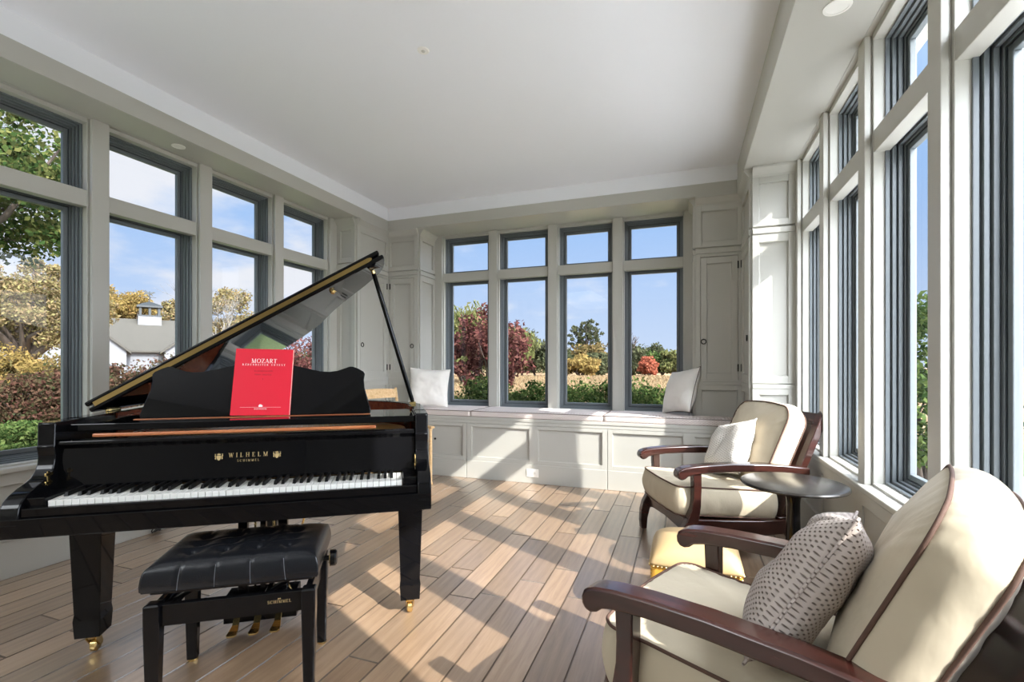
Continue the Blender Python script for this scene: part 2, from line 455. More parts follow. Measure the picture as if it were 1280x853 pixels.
# ------------------------------------------------------------------ mesh builder
class MB:
    def __init__(self):
        self.bm = bmesh.new()

    def box(self, x0, x1, y0, y1, z0, z1):
        x0, x1 = min(x0, x1), max(x0, x1); y0, y1 = min(y0, y1), max(y0, y1); z0, z1 = min(z0, z1), max(z0, z1)
        return self.hexa([(x0, y0, z0), (x1, y0, z0), (x1, y1, z0), (x0, y1, z0), (x0, y0, z1), (x1, y0, z1), (x1, y1, z1), (x0, y1, z1)])

    def hexa(self, p):
        v = [self.bm.verts.new(q) for q in p]
        for f in ((0, 3, 2, 1), (4, 5, 6, 7), (0, 1, 5, 4), (1, 2, 6, 5), (2, 3, 7, 6), (3, 0, 4, 7)):
            self.bm.faces.new([v[i] for i in f])
        return self

    def bar(self, p0, p1, w, h, up=(0, 0, 1), w1=None, h1=None):
        p0, p1, up = Vector(p0), Vector(p1), Vector(up)
        d = (p1 - p0).normalized()
        s = d.cross(up).normalized(); u = s.cross(d).normalized()
        w1 = w if w1 is None else w1; h1 = h if h1 is None else h1
        q = []
        for p, ww, hh in ((p0, w, h), (p1, w1, h1)):
            q.append([p - s * ww / 2 - u * hh / 2, p + s * ww / 2 - u * hh / 2, p + s * ww / 2 + u * hh / 2, p - s * ww / 2 + u * hh / 2])
        a, b = q
        return self.hexa([a[0], a[1], b[1], b[0], a[3], a[2], b[2], b[3]])

    def loft(self, rings, cap=True, closed=True):
        vs = [[self.bm.verts.new(p) for p in r] for r in rings]
        n = len(vs[0])
        for a, b in zip(vs, vs[1:]):
            for i in range(n if closed else n - 1):
                j = (i + 1) % n
                try:
                    self.bm.faces.new((a[i], a[j], b[j], b[i]))
                except ValueError:
                    pass
        if cap:
            for r, rev in ((vs[0], True), (vs[-1], False)):
                try:
                    self.bm.faces.new(r[::-1] if rev else r)
                except ValueError:
                    pass
        return self

    def tube(self, pts, r, seg=10, closed=False, cap=True):
        pts = [Vector(p) for p in pts]
        n = len(pts)
        rr = r if isinstance(r, (list, tuple)) else [r] * n
        rings = []
        prev = None
        for i, p in enumerate(pts):
            if closed:
                t = (pts[(i + 1) % n] - pts[i - 1]).normalized()
            else:
                t = (pts[min(i + 1, n - 1)] - pts[max(i - 1, 0)]).normalized()
            if prev is None:
                a = Vector((0, 0, 1)) if abs(t.z) < 0.9 else Vector((1, 0, 0))
                nx = t.cross(a).normalized()
            else:
                nx = (prev - t * prev.dot(t)).normalized()
            prev = nx
            ny = t.cross(nx)
            rings.append([p + (nx * math.cos(2 * PI * k / seg) + ny * math.sin(2 * PI * k / seg)) * rr[i] for k in range(seg)])
        if closed:
            rings.append(rings[0])
            vs = [[self.bm.verts.new(p) for p in r_] for r_ in rings[:-1]]
            vs.append(vs[0])
            # align the seam
            for a, b in zip(vs, vs[1:]):
                off = 0
                if b is vs[0]:
                    off = min(range(seg), key=lambda k: (a[0].co - b[k].co).length)
                for i in range(seg):
                    j = (i + 1) % seg
                    self.bm.faces.new((a[i], a[j], b[(j + off) % seg], b[(i + off) % seg]))
            return self
        return self.loft(rings, cap=cap)

    def cyl(self, p0, p1, r0, r1=None, seg=20):
        return self.tube([p0, p1], [r0, r0 if r1 is None else r1], seg)

    def prism(self, poly, to3d, t0, t1):
        """poly: 2-D outline; to3d(a, b, t) -> point"""
        return self.loft([[to3d(a, b, t0) for a, b in poly], [to3d(a, b, t1) for a, b in poly]])

    def lathe(self, prof, c=(0, 0, 0), seg=28):
        rings = [[(c[0] + r * math.cos(2 * PI * k / seg), c[1] + r * math.sin(2 * PI * k / seg), c[2] + z) for k in range(seg)] for r, z in prof]
        return self.loft(rings)

    def grid(self, fn, nu, nv):
        vs = [[self.bm.verts.new(fn(i / nu, j / nv)) for j in range(nv + 1)] for i in range(nu + 1)]
        for i in range(nu):
            for j in range(nv):
                self.bm.faces.new((vs[i][j], vs[i + 1][j], vs[i + 1][j + 1], vs[i][j + 1]))
        return self

    def ball(self, c, rx, ry=None, rz=None, seg=14):
        ry = rx if ry is None else ry; rz = rx if rz is None else rz
        rings = []
        h = seg // 2
        for i in range(h + 1):
            th = PI * i / h
            s = max(math.sin(th), 1e-3)
            rings.append([(c[0] + rx * s * math.cos(2 * PI * k / seg), c[1] + ry * s * math.sin(2 * PI * k / seg), c[2] - rz * math.cos(th)) for k in range(seg)])
        return self.loft(rings)

    def build(self, name, mat, parent=None, smooth=False, bevel=0.0, seg=2, world=False, merge=False, subsurf=0):
        if merge:
            bmesh.ops.remove_doubles(self.bm, verts=self.bm.verts[:], dist=1e-5)
        bmesh.ops.recalc_face_normals(self.bm, faces=self.bm.faces[:])
        if world and parent is not None:
            root = parent
            while root.parent is not None:
                root = root.parent
            bmesh.ops.translate(self.bm, verts=self.bm.verts[:], vec=-Vector(root.location))
        me = bpy.data.meshes.new(name)
        self.bm.to_mesh(me)
        self.bm.free()
        if smooth:
            me.polygons.foreach_set('use_smooth', [True] * len(me.polygons))
        me.materials.append(mat)
        o = bpy.data.objects.new(name, me)
        COL.objects.link(o)
        if parent is not None:
            o.parent = parent
        if bevel:
            bv = o.modifiers.new('bevel', 'BEVEL')
            bv.width = bevel
            bv.segments = seg
            bv.limit_method = 'ANGLE'
            bv.angle_limit = R(40)
        if subsurf:
            s = o.modifiers.new('subdivision', 'SUBSURF')
            s.levels = subsurf
            s.render_levels = subsurf
        return o


def smooth_by_angle(o, deg=35):
    me = o.data
    bm = bmesh.new()
    bm.from_mesh(me)
    for f in bm.faces:
        f.smooth = True
    for e in bm.edges:
        if len(e.link_faces) == 2 and e.calc_face_angle(0) > R(deg):
            e.smooth = False
    bm.to_mesh(me)
    bm.free()
    return o


def tag(o, label, cat, group=None, kind=None):
    o['label'] = label
    o['category'] = cat
    if group:
        o['group'] = group
    if kind:
        o['kind'] = kind
    return o


def thing(name, label, cat, loc=(0, 0, 0), rz=0.0, group=None):
    o = bpy.data.objects.new(name, None)
    o.empty_display_size = 0.1
    o.location = loc
    o.rotation_euler = (0, 0, rz)
    COL.objects.link(o)
    return tag(o, label, cat, group)


def structure(o):
    o['kind'] = 'structure'
    return o


def copy_tree(o, parent=None):
    c = o.copy()
    COL.objects.link(c)
    if parent is not None:
        c.parent = parent
    for ch in list(o.children):
        copy_tree(ch, c)
    return c


def from_arrays(name, verts, faces, mat, parent=None):
    me = bpy.data.meshes.new(name)
    me.from_pydata([tuple(v) for v in verts], [], [tuple(f) for f in faces])
    me.materials.append(mat)
    o = bpy.data.objects.new(name, me)
    COL.objects.link(o)
    if parent is not None:
        o.parent = parent
    return o


def at(u, d, z=0.0):
    """a point seen at picture column u (of 1280), d metres away along the view axis"""
    t = (u - 640) / 600
    c, s = math.cos(YAW), math.sin(YAW)
    return Vector((d * (-s + c * t), d * (c + s * t), z))


# ------------------------------------------------------------------ the room
XL, XR, YW = -3.64, 0.83, 5.34          # planes of the window posts
YC, YS = 4.98, 4.38                     # cabinet fronts on the back wall, cabinet sides towards the room
CXL, CXR = -3.40, 0.52                  # cabinet fronts on the left and right walls
FXL, FXR, FY = -3.36, 0.458, 4.93       # face of the frieze
Z_SOF, Z_FR, Z_CEIL = 2.83, 2.95, 3.10
Z_HEAD = 2.80
YB = -3.4                               # rear wall behind the camera
OUT = 0.30                              # wall thickness outwards

left_P = lambda a, b, z: (XL - b, a, z)
right_P = lambda a, b, z: (XR + b, a, z)
back_P = lambda a, b, z: (a, YW + b, z)


def pbox(mb, P, a0, a1, b0, b1, z0, z1):
    p, q = P(a0, b0, z0), P(a1, b1, z1)
    mb.box(p[0], q[0], p[1], q[1], p[2], q[2])


def ring(mb, P, a0, a1, z0, z1, w, b0, b1, wz=None):
    wz = w if wz is None else wz
    pbox(mb, P, a0, a0 + w, b0, b1, z0, z1)
    pbox(mb, P, a1 - w, a1, b0, b1, z0, z1)
    pbox(mb, P, a0 + w, a1 - w, b0, b1, z0, z0 + wz)
    pbox(mb, P, a0 + w, a1 - w, b0, b1, z1 - wz, z1)


# floor of separate oak boards running towards the back wall
def build_floor():
    rnd = random.Random(3)
    bm = bmesh.new()
    lay = bm.faces.layers.float.new('tone')
    pw = 0.148
    x = XL - 0.2
    while x < XR + 0.2:
        y = YB - rnd.uniform(0, 1.2)
        while y < YW:
            ln = rnd.choice((0.55, 0.8, 1.1, 1.5, 1.9)) * rnd.uniform(0.85, 1.15)
            x0, x1, y0, y1 = x + 0.0016, x + pw - 0.0016, y + 0.0014, y + ln - 0.0014
            c = 0.0030
            tone = rnd.random()
            lo = [bm.verts.new((px, py, -0.006)) for px, py in ((x0, y0), (x1, y0), (x1, y1), (x0, y1))]
            hi = [bm.verts.new((px, py, 0.0)) for px, py in ((x0 + c, y0 + c), (x1 - c, y0 + c), (x1 - c, y1 - c), (x0 + c, y1 - c))]
            fs = [bm.faces.new(hi)]
            for i in range(4):
                fs.append(bm.faces.new((lo[i], lo[(i + 1) % 4], hi[(i + 1) % 4], hi[i])))
            for f in fs:
                f[lay] = -0.75
            fs[0][lay] = tone
            y += ln
        x += pw
    # dark bed under the boards
    for z0, z1 in ((-0.06, -0.0065),):
        v = [bm.verts.new(p) for p in ((XL - 0.3, YB - 0.3, z1), (XR + 0.3, YB - 0.3, z1), (XR + 0.3, YW + 0.3, z1), (XL - 0.3, YW + 0.3, z1),
                                       (XL - 0.3, YB - 0.3, z0), (XR + 0.3, YB - 0.3, z0), (XR + 0.3, YW + 0.3, z0), (XL - 0.3, YW + 0.3, z0))]
        for f in ((0, 1, 2, 3), (7, 6, 5, 4), (0, 4, 5, 1), (1, 5, 6, 2), (2, 6, 7, 3), (3, 7, 4, 0)):
            bm.faces.new([v[i] for i in f])[lay] = 0.0
    me = bpy.data.meshes.new('floor')
    bm.to_mesh(me); bm.free()
    me.materials.append(M['floor'])
    o = bpy.data.objects.new('floor', me)
    COL.objects.link(o)
    structure(o)


build_floor()

mb = MB(); mb.box(XL - OUT, XR + OUT, YB - 0.3, YW + OUT, Z_CEIL, Z_CEIL + 0.25)
structure(mb.build('ceiling', M['ceiling']))

L_STARTS = [1.377 - 0.7445 * i for i in range(3, 0, -1)] + [1.377, 2.121, 2.868, 3.612]
L_W = 0.643
R_STARTS = [0.57, 1.315, 2.155, 2.90, 3.645]
R_ENDS = [1.22, 2.06, 2.805, 3.55, 4.297]
B_STARTS = [-2.852 + 0.7385 * i for i in range(4)]
B_W = 0.63
SILL_S, SILL_B = 0.63, 0.70

# solid shell around the windows
mb = MB()
mb.box(XL - OUT, XL, YB, YW + OUT, -0.3, SILL_S - 0.03)
mb.box(XL - OUT, XL - 0.0, YB, YW + OUT, Z_SOF, Z_CEIL)
mb.box(XL - OUT, XL, YB, L_STARTS[0] - 0.1, SILL_S - 0.03, Z_SOF)
mb.box(XL - OUT, XL - 0.001, L_STARTS[-1] + L_W + 0.09, YW + OUT, SILL_S - 0.03, Z_SOF)
structure(mb.build('wall_left', M['paint']))
mb = MB()
mb.box(XR, XR + OUT, YB, YW + OUT, -0.3, SILL_S - 0.03)
mb.box(XR, XR + OUT, YB, YW + OUT, Z_SOF, Z_CEIL)
mb.box(XR, XR + OUT, YB, R_STARTS[0] - 0.09, SILL_S - 0.03, Z_SOF)
mb.box(XR + 0.001, XR + OUT, R_ENDS[-1] + 0.083, YW + OUT, SILL_S - 0.03, Z_SOF)
structure(mb.build('wall_right', M['paint']))
mb = MB()
mb.box(XL, XR, YW, YW + OUT, -0.3, SILL_B - 0.03)
mb.box(XL, XR, YW, YW + OUT, Z_SOF, Z_CEIL)
mb.box(XL, B_STARTS[0] - 0.11, YW, YW + OUT, SILL_B - 0.03, Z_SOF)
mb.box(B_STARTS[-1] + B_W + 0.1, XR, YW, YW + OUT, SILL_B - 0.03, Z_SOF)
structure(mb.build('wall_back', M['paint']))
mb = MB(); mb.box(XL - OUT, XR + OUT, YB - 0.2, YB, -0.1, Z_CEIL)
structure(mb.build('wall_rear', M['paint']))

TN = [0]


def trim(mb, mat='trim', bevel=0.003):
    TN[0] += 1
    return structure(mb.build('trim_%d' % TN[0], M[mat], bevel=bevel))


# dropped soffit with its beige frieze and white band, on three sides
for x0, x1, y0, y1 in ((XL, FXL, YB, YW), (FXR, XR, YB, YW)):
    mb = MB(); mb.box(x0, x1, y0, y1, Z_SOF, Z_FR); trim(mb, 'paint')
mb = MB(); mb.box(FXL, FXR, FY, YW, Z_SOF, Z_FR); trim(mb, 'paint')
mb = MB(); mb.box(XL, FXL - 0.006, YB, YW, Z_FR, Z_CEIL); trim(mb, 'ceiling', 0)
mb = MB(); mb.box(FXR + 0.006, XR, YB, YW, Z_FR, Z_CEIL); trim(mb, 'paint', 0)
mb = MB(); mb.box(FXL - 0.006, FXR + 0.006, FY + 0.006, YW, Z_FR, Z_CEIL); trim(mb, 'ceiling', 0)


def post(P, a0, a1, z0):
    mb = MB()
    pbox(mb, P, a0, a1, -0.0, 0.026, z0, Z_SOF)
    pbox(mb, P, a0 + 0.006, a1 - 0.006, 0.026, 0.034, z0, Z_SOF)
    pbox(mb, P, a0 - 0.010, a1 + 0.010, 0.034, 0.085, z0, Z_SOF)
    pbox(mb, P, a0 + 0.01, a1 - 0.01, 0.085, 0.185, z0, Z_SOF)
    trim(mb)


def side_posts(P, starts, ends, z0, first, last):
    post(P, starts[0] - first, starts[0], z0)
    for e, s in zip(ends[:-1], starts[1:]):
        post(P, e, s, z0)
    post(P, ends[-1], ends[-1] + last, z0)


L_ENDS = [s + L_W for s in L_STARTS]
B_ENDS = [s + B_W for s in B_STARTS]
side_posts(left_P, L_STARTS, L_ENDS, SILL_S, 0.1, 0.118)
side_posts(right_P, R_STARTS, R_ENDS, SILL_S, 0.095, 0.09)
side_posts(back_P, B_STARTS, B_ENDS, SILL_B, 0.12, 0.104)

WN = [0]


def window(P, a0, a1, z0):
    """one bay: wooden transom bar, a short light above and a tall one below, each with frame, sash and pane"""
    WN[0] += 1
    a0 += 0.010; a1 -= 0.010
    mb = MB()
    pbox(mb, P, a0, a1, 0.035, 0.10, 2.252, 2.36)           # transom bar
    pbox(mb, P, a0, a1, 0.03, 0.10, Z_HEAD, Z_SOF)          # head board
    pbox(mb, P, a0, a1, 0.10, 0.19, 2.29, 2.33)
    pbox(mb, P, a0, a1, 0.10, 0.19, Z_HEAD, Z_SOF)
    pbox(mb, P, a0, a1, 0.03, 0.19, z0 - 0.03, z0 + 0.012)
    w = structure(mb.build('window_%d' % WN[0], M['trim'], bevel=0.003))
    for lo, hi, nm in ((z0 + 0.012, 2.29, 'lower'), (2.33, Z_HEAD, 'upper')):
        m2 = MB()
        ring(m2, P, a0, a1, lo, hi, 0.010, 0.080, 0.098)
        ring(m2, P, a0, a1, lo, hi, 0.020, 0.104, 0.120)
        ring(m2, P, a0, a1, lo, hi, 0.028, 0.126, 0.142)
        ring(m2, P, a0, a1, lo, hi, 0.036, 0.148, 0.185)
        m2.build('window_frame', M['unit'], w, bevel=0.002)
        m3 = MB()
        ring(m3, P, a0, a1, lo, hi, 0.006, 0.097, 0.105)
        ring(m3, P, a0, a1, lo, hi, 0.014, 0.119, 0.127)
        ring(m3, P, a0, a1, lo, hi, 0.022, 0.141, 0.149)
        ring(m3, P, a0 + 0.036, a1 - 0.036, lo + 0.036, hi - 0.036, 0.005, 0.152, 0.18)
        m3.build('gasket', M['gasket'], w)
        m4 = MB()
        ring(m4, P, a0 + 0.041, a1 - 0.041, lo + 0.041, hi - 0.041, 0.026, 0.155, 0.182)
        m4.build('sash', M['unit'], w, bevel=0.003)
        m5 = MB()
        pbox(m5, P, a0 + 0.064, a1 - 0.064, 0.170, 0.174, lo + 0.064, hi - 0.064)
        m5.build('pane', M['glass'], w)


for s, e in zip(L_STARTS, L_ENDS):
    window(left_P, s, e, SILL_S)
for s, e in zip(R_STARTS, R_ENDS):
    window(right_P, s, e, SILL_S)
for s, e in zip(B_STARTS, B_ENDS):
    window(back_P, s, e, SILL_B)

# window boards along both sides
for P, y0, y1 in ((left_P, L_STARTS[0] - 0.1, YS - 0.002), (right_P, R_STARTS[0] - 0.09, YS - 0.002)):
    mb = MB(); pbox(mb, P, y0, y1, -0.028, 0.10, SILL_S - 0.03, SILL_S)
    trim(mb, 'trim', 0.006)
    mb = MB(); pbox(mb, P, y0, y1, -0.014, 0.0, SILL_S - 0.10, SILL_S - 0.03)
    trim(mb)
# panelling below the window boards: stiles over a recess
for P, sts, ens in ((left_P, L_STARTS, L_ENDS), (right_P, R_STARTS, R_ENDS)):
    for s, e in zip(sts, ens):
        mb = MB()
        pbox(mb, P, e - 0.0, e + 0.075, -0.010, 0.0, 0.245, SILL_S - 0.10)
        trim(mb)
for nm, P, y0, y1 in (('baseboard_left', left_P, YB, YS), ('baseboard_right', right_P, YB, YS)):
    mb = MB()
    pbox(mb, P, y0, y1, -0.016, 0.0, 0.0, 0.215)
    pbox(mb, P, y0, y1, -0.024, 0.0, 0.215, 0.245)
    structure(mb.build(nm, M['trim'], bevel=0.004))


# ------------------------------------------------------------------ tall corner cabinets
def shift(P, off):
    return lambda a, b, z: P(a, b + off, z)


def panel_frame(mb, P, a0, a1, z0, z1, st, t=0.020, rail=None):
    """a raised frame round a sunk panel, standing t proud of the plane b = 0"""
    rail = st if rail is None else rail
    pbox(mb, P, a0, a0 + st, -t, 0.0, z0, z1)
    pbox(mb, P, a1 - st, a1, -t, 0.0, z0, z1)
    pbox(mb, P, a0 + st, a1 - st, -t, 0.0, z0, z0 + rail)
    pbox(mb, P, a0 + st, a1 - st, -t, 0.0, z1 - rail, z1)
    ring(mb, P, a0 + st, a1 - st, z0 + rail, z1 - rail, 0.006, -t * 0.3, 0.0)


def cornice(mb, P, a0, a1, z):
    prof = [(0, 0), (-0.016, 0), (-0.022, 0.022), (-0.032, 0.036), (-0.052, 0.062), (-0.060, 0.070), (-0.060, 0.086), (0, 0.086)]
    mb.loft([[P(a0, b, z + h) for b, h in prof], [P(a1, b, z + h) for b, h in prof]])


Z_DOOR0, Z_DOOR1, Z_L1, Z_L2, Z_UP0, Z_UP1 = 1.075, 2.235, 1.055, 2.285, 2.345, 2.731


def cabinet(label, face, face_a, side, side_a, body, handle_at, hinge_at, z_low):
    """face: mapping of the door side with its span; side: mapping of the flank; body: box (x0, x1, y0, y1)"""
    x0, x1, y0, y1 = body
    t = thing('corner_cabinet', label, 'cabinet', ((x0 + x1) / 2, (y0 + y1) / 2, z_low))
    mb = MB(); mb.box(x0, x1, y0, y1, z_low, Z_SOF - 0.002)
    mb.build('body', M['paint'], t, world=True)
    a0, a1 = face_a
    st = 0.055 if a1 - a0 > 0.4 else 0.05
    for P, s0, s1, is_door in ((face, a0, a1, True), (side, side_a[0], side_a[1], False)):
        sw = st if is_door else min(0.05, (s1 - s0) * 0.2)
        spans = [(Z_UP0, Z_UP1 + 0.014, sw), (z_low, Z_L1 - 0.03, 0.05)] + ([] if is_door else [(Z_L1 + 0.012, Z_L2 - 0.012, 0.06)])
        for z0, z1, rl in spans:
            mb = MB()
            panel_frame(mb, P, s0, s1, z0, z1, sw, rail=rl)
            mb.build('panel', M['trim'], t, bevel=0.002, world=True)
        for z, h in ((Z_L1 - 0.03, 0.034), (Z_L2, 0.045)):
            mb = MB()
            pbox(mb, P, s0, s1, -0.026, 0.0, z, z + h)
            pbox(mb, P, s0, s1, -0.016, 0.0, z - 0.014, z)
            mb.build('ledge', M['trim'], t, bevel=0.004, world=True)
        mb = MB(); cornice(mb, P, s0, s1, Z_UP1 + 0.012)
        mb.build('cornice', M['trim'], t, world=True)
    # door
    mb = MB()
    ring(mb, face, a0, a1, Z_L1 + 0.004, Z_L2 - 0.014, 0.046, -0.024, 0.0, wz=0.018)
    mb.build('door_frame', M['trim'], t, bevel=0.002, world=True)
    d0, d1 = a0 + 0.049, a1 - 0.049
    mb = MB()
    pbox(mb, face, d0 + 0.001, d1 - 0.001, -0.006, 0.002, Z_DOOR0 + 0.001, Z_DOOR1 + 0.011)
    panel_frame(mb, shift(face, -0.006), d0 + 0.001, d1 - 0.001, Z_DOOR0 + 0.001, Z_DOOR1 + 0.011, 0.052, t=0.017, rail=0.06)
    door = mb.build('door', M['trim'], t, bevel=0.002, world=True)
    ha = handle_at
    hp = Vector(face(ha, -0.031, 1.44))
    mb = MB()
    ax = Vector(face(ha + 1, 0, 0)) - Vector(face(ha, 0, 0))
    nrm = Vector(face(0, -1, 0)) - Vector(face(0, 0, 0))
    mb.tube([hp + ax * 0.022 * math.cos(2 * PI * k / 20) + Vector((0, 0, 0.022 * math.sin(2 * PI * k / 20))) for k in range(20)], 0.0042, 8, closed=True)
    mb.cyl(hp + Vector((0, 0, 0.022)) - nrm * 0.006, hp + Vector((0, 0, 0.022)) + nrm * 0.006, 0.006, seg=10)
    mb.build('ring_handle', M['iron'], door, smooth=True, world=True)
    for z in (1.19, 2.16):
        mb = MB()
        pbox(mb, face, hinge_at - 0.006, hinge_at + 0.006, -0.031, -0.018, z - 0.035, z + 0.035)
        mb.build('hinge', M['iron'], door, bevel=0.002, world=True)
    return t


lf = lambda a, b, z: (CXL - b, a, z)            # door side on the left wall
lside = lambda a, b, z: (a, YS + b, z)          # flanks that face the camera
bf = lambda a, b, z: (a, YC + b, z)             # door side on the back wall
rf = lambda a, b, z: (CXR + b, a, z)
XBL, XBR = -2.967, 0.095
blside = lambda a, b, z: (XBL - b, a, z)
brside = lambda a, b, z: (XBR + b, a, z)
cabinet('tall panelled cabinet on the left wall beside the windows, behind the lifted piano lid', lf, (YS, YC), lside, (XL, CXL),
        (XL - 0.02, CXL, YS, YW - 0.002), YS + 0.075, YC - 0.049, 0.0)
cabinet('tall panelled cabinet left of the back windows, behind the white pillow', bf, (CXL, XBL), blside, (YC, YW),
        (CXL + 0.001, XBL, YC, YW), XBL - 0.075, CXL + 0.049, 0.664)
cabinet('tall panelled cabinet right of the back windows, with ring handle on its left', bf, (XBR, CXR), brside, (YC, YW),
        (XBR, CXR - 0.001, YC, YW), XBR + 0.075, CXR - 0.049, 0.664)
cabinet('tall panelled cabinet on the right wall, its side streaked with sunlight', rf, (YS, YC), lside, (CXR, XR),
        (CXR, XR + 0.02, YS, YW - 0.002), YS + 0.075, YC - 0.049, 0.0)

# ------------------------------------------------------------------ window seat
YBN = 4.73
bn = lambda a, b, z: (a, YBN + b, z)
for lab, x0, x1, panels, gap0, gap1 in (
        ('left end unit of the white window seat, with a small black knob', CXL, -2.217, ((-2.925, -2.265),), 0, 1),
        ('middle unit of the window seat, with two panels and the outlet below', -2.213, -0.710, ((-2.161, -1.509), (-1.411, -0.760)), 1, 1),
        ('right end unit of the window seat, behind the far armchair', -0.706, CXR, ((-0.659, -0.013), (0.088, 0.46)), 1, 0)):
    t = thing('window_seat', lab, 'window seat', ((x0 + x1) / 2, YBN + 0.3, 0))
    mb = MB()
    mb.box(x0, x1, YBN, YC if False else YW - 0.002, 0.0, 0.588)
    mb.build('body', M['paint'], t, world=True)
    zt, zb = 0.588, 0.19
    mb = MB()
    edges = [x0] + [v for p in panels for v in p] + [x1]
    for k in range(0, len(edges), 2):
        pbox(mb, bn, edges[k], edges[k + 1], -0.019, 0, zb, zt)
    for p0, p1 in panels:
        pbox(mb, bn, p0, p1, -0.019, 0, zb, 0.233)
        pbox(mb, bn, p0, p1, -0.019, 0, 0.553, zt)
        ring(mb, bn, p0, p1, 0.233, 0.553, 0.006, -0.006, 0)
    mb.build('panelled_front', M['trim'], t, bevel=0.002, world=True)
    mb = MB(); pbox(mb, bn, x0, x1, -0.026, 0, 0, 0.19)
    mb.build('plinth', M['trim'], t, bevel=0.004, world=True)
    if len(panels) == 1:
        mb = MB()
        c = Vector((-2.60, YBN - 0.001, 0.40))
        mb.cyl(c, c + Vector((0, -0.014, 0)), 0.005, seg=10)
        mb.ball(c + Vector((0, -0.020, 0)), 0.012)
        mb.build('knob', M['iron'], t, smooth=True, world=True)
mb = MB()
pbox(mb, bn, CXL + 0.002, CXR - 0.002, -0.026, 0.60, 0.626, 0.660)
pbox(mb, bn, CXL + 0.002, CXR - 0.002, -0.020, 0.60, 0.590, 0.626)
tag(mb.build('seat_board', M['trim'], bevel=0.004), 'continuous painted board topping the window seat under its cushions', 'bench top')

# the outlet in the plinth
t = thing('outlet', 'white horizontal power outlet in the window seat plinth', 'outlet', (-1.468, YBN - 0.026, 0.107))
mb = MB(); mb.box(-0.064, 0.064, -0.006, 0.0, -0.042, 0.042)
mb.build('cover_plate', M['white'], t, bevel=0.003)
for sx in (-0.026, 0.026):
    mb = MB(); mb.box(sx - 0.016, sx + 0.016, -0.009, -0.005, -0.016, 0.016)
    so = mb.build('socket', M['white'], t, bevel=0.002)
    mb = MB()
    for k in (-0.006, 0.006):
        mb.box(sx - 0.006, sx + 0.006, -0.0095, -0.0088, k - 0.001, k + 0.001)
    mb.build('slot', M['gasket'], so)


# ------------------------------------------------------------------ recessed lights and the sprinkler cover
def downlight(label, x, y, z, r=0.045):
    t = thing('recessed_light', label, 'ceiling light', (x, y, z))
    mb = MB()
    mb.lathe([(r, 0.0), (r + 0.012, 0.0), (r + 0.012, -0.004), (r, -0.005), (r, 0.0)], seg=32)
    mb.build('trim_ring', M['white'], t, smooth=False)
    mb = MB(); mb.lathe([(0.0005, -0.003), (r, -0.003), (r, -0.001), (0.0005, -0.001)], seg=32)
    mb.build('lens', M['white'], t)


def ceil_pt(u, v, z):
    d = 600 * (z - EYE) / (456 - v)
    return at(u, d, z)


p = ceil_pt(1047, 8, Z_SOF); downlight('round white downlight in the soffit above the right hand windows', p.x, p.y, Z_SOF)
p = ceil_pt(223, 183, Z_SOF); downlight('round white downlight in the soffit above the left hand windows', p.x, p.y, Z_SOF, 0.032)
p = ceil_pt(529, 63, Z_CEIL)
t = thing('sprinkler_cover', 'small round white sprinkler cover in the middle of the ceiling', 'sprinkler', (p.x, p.y, Z_CEIL))
mb = MB(); mb.lathe([(0.0005, -0.006), (0.030, -0.006), (0.034, -0.004), (0.036, 0.0), (0.0005, 0.0)], seg=32)
mb.build('cover', M['white'], t)
mb = MB(); mb.lathe([(0.0005, -0.009), (0.010, -0.009), (0.012, -0.006), (0.0005, -0.006)], seg=20)
mb.build('centre_cap', M['trim'], t)


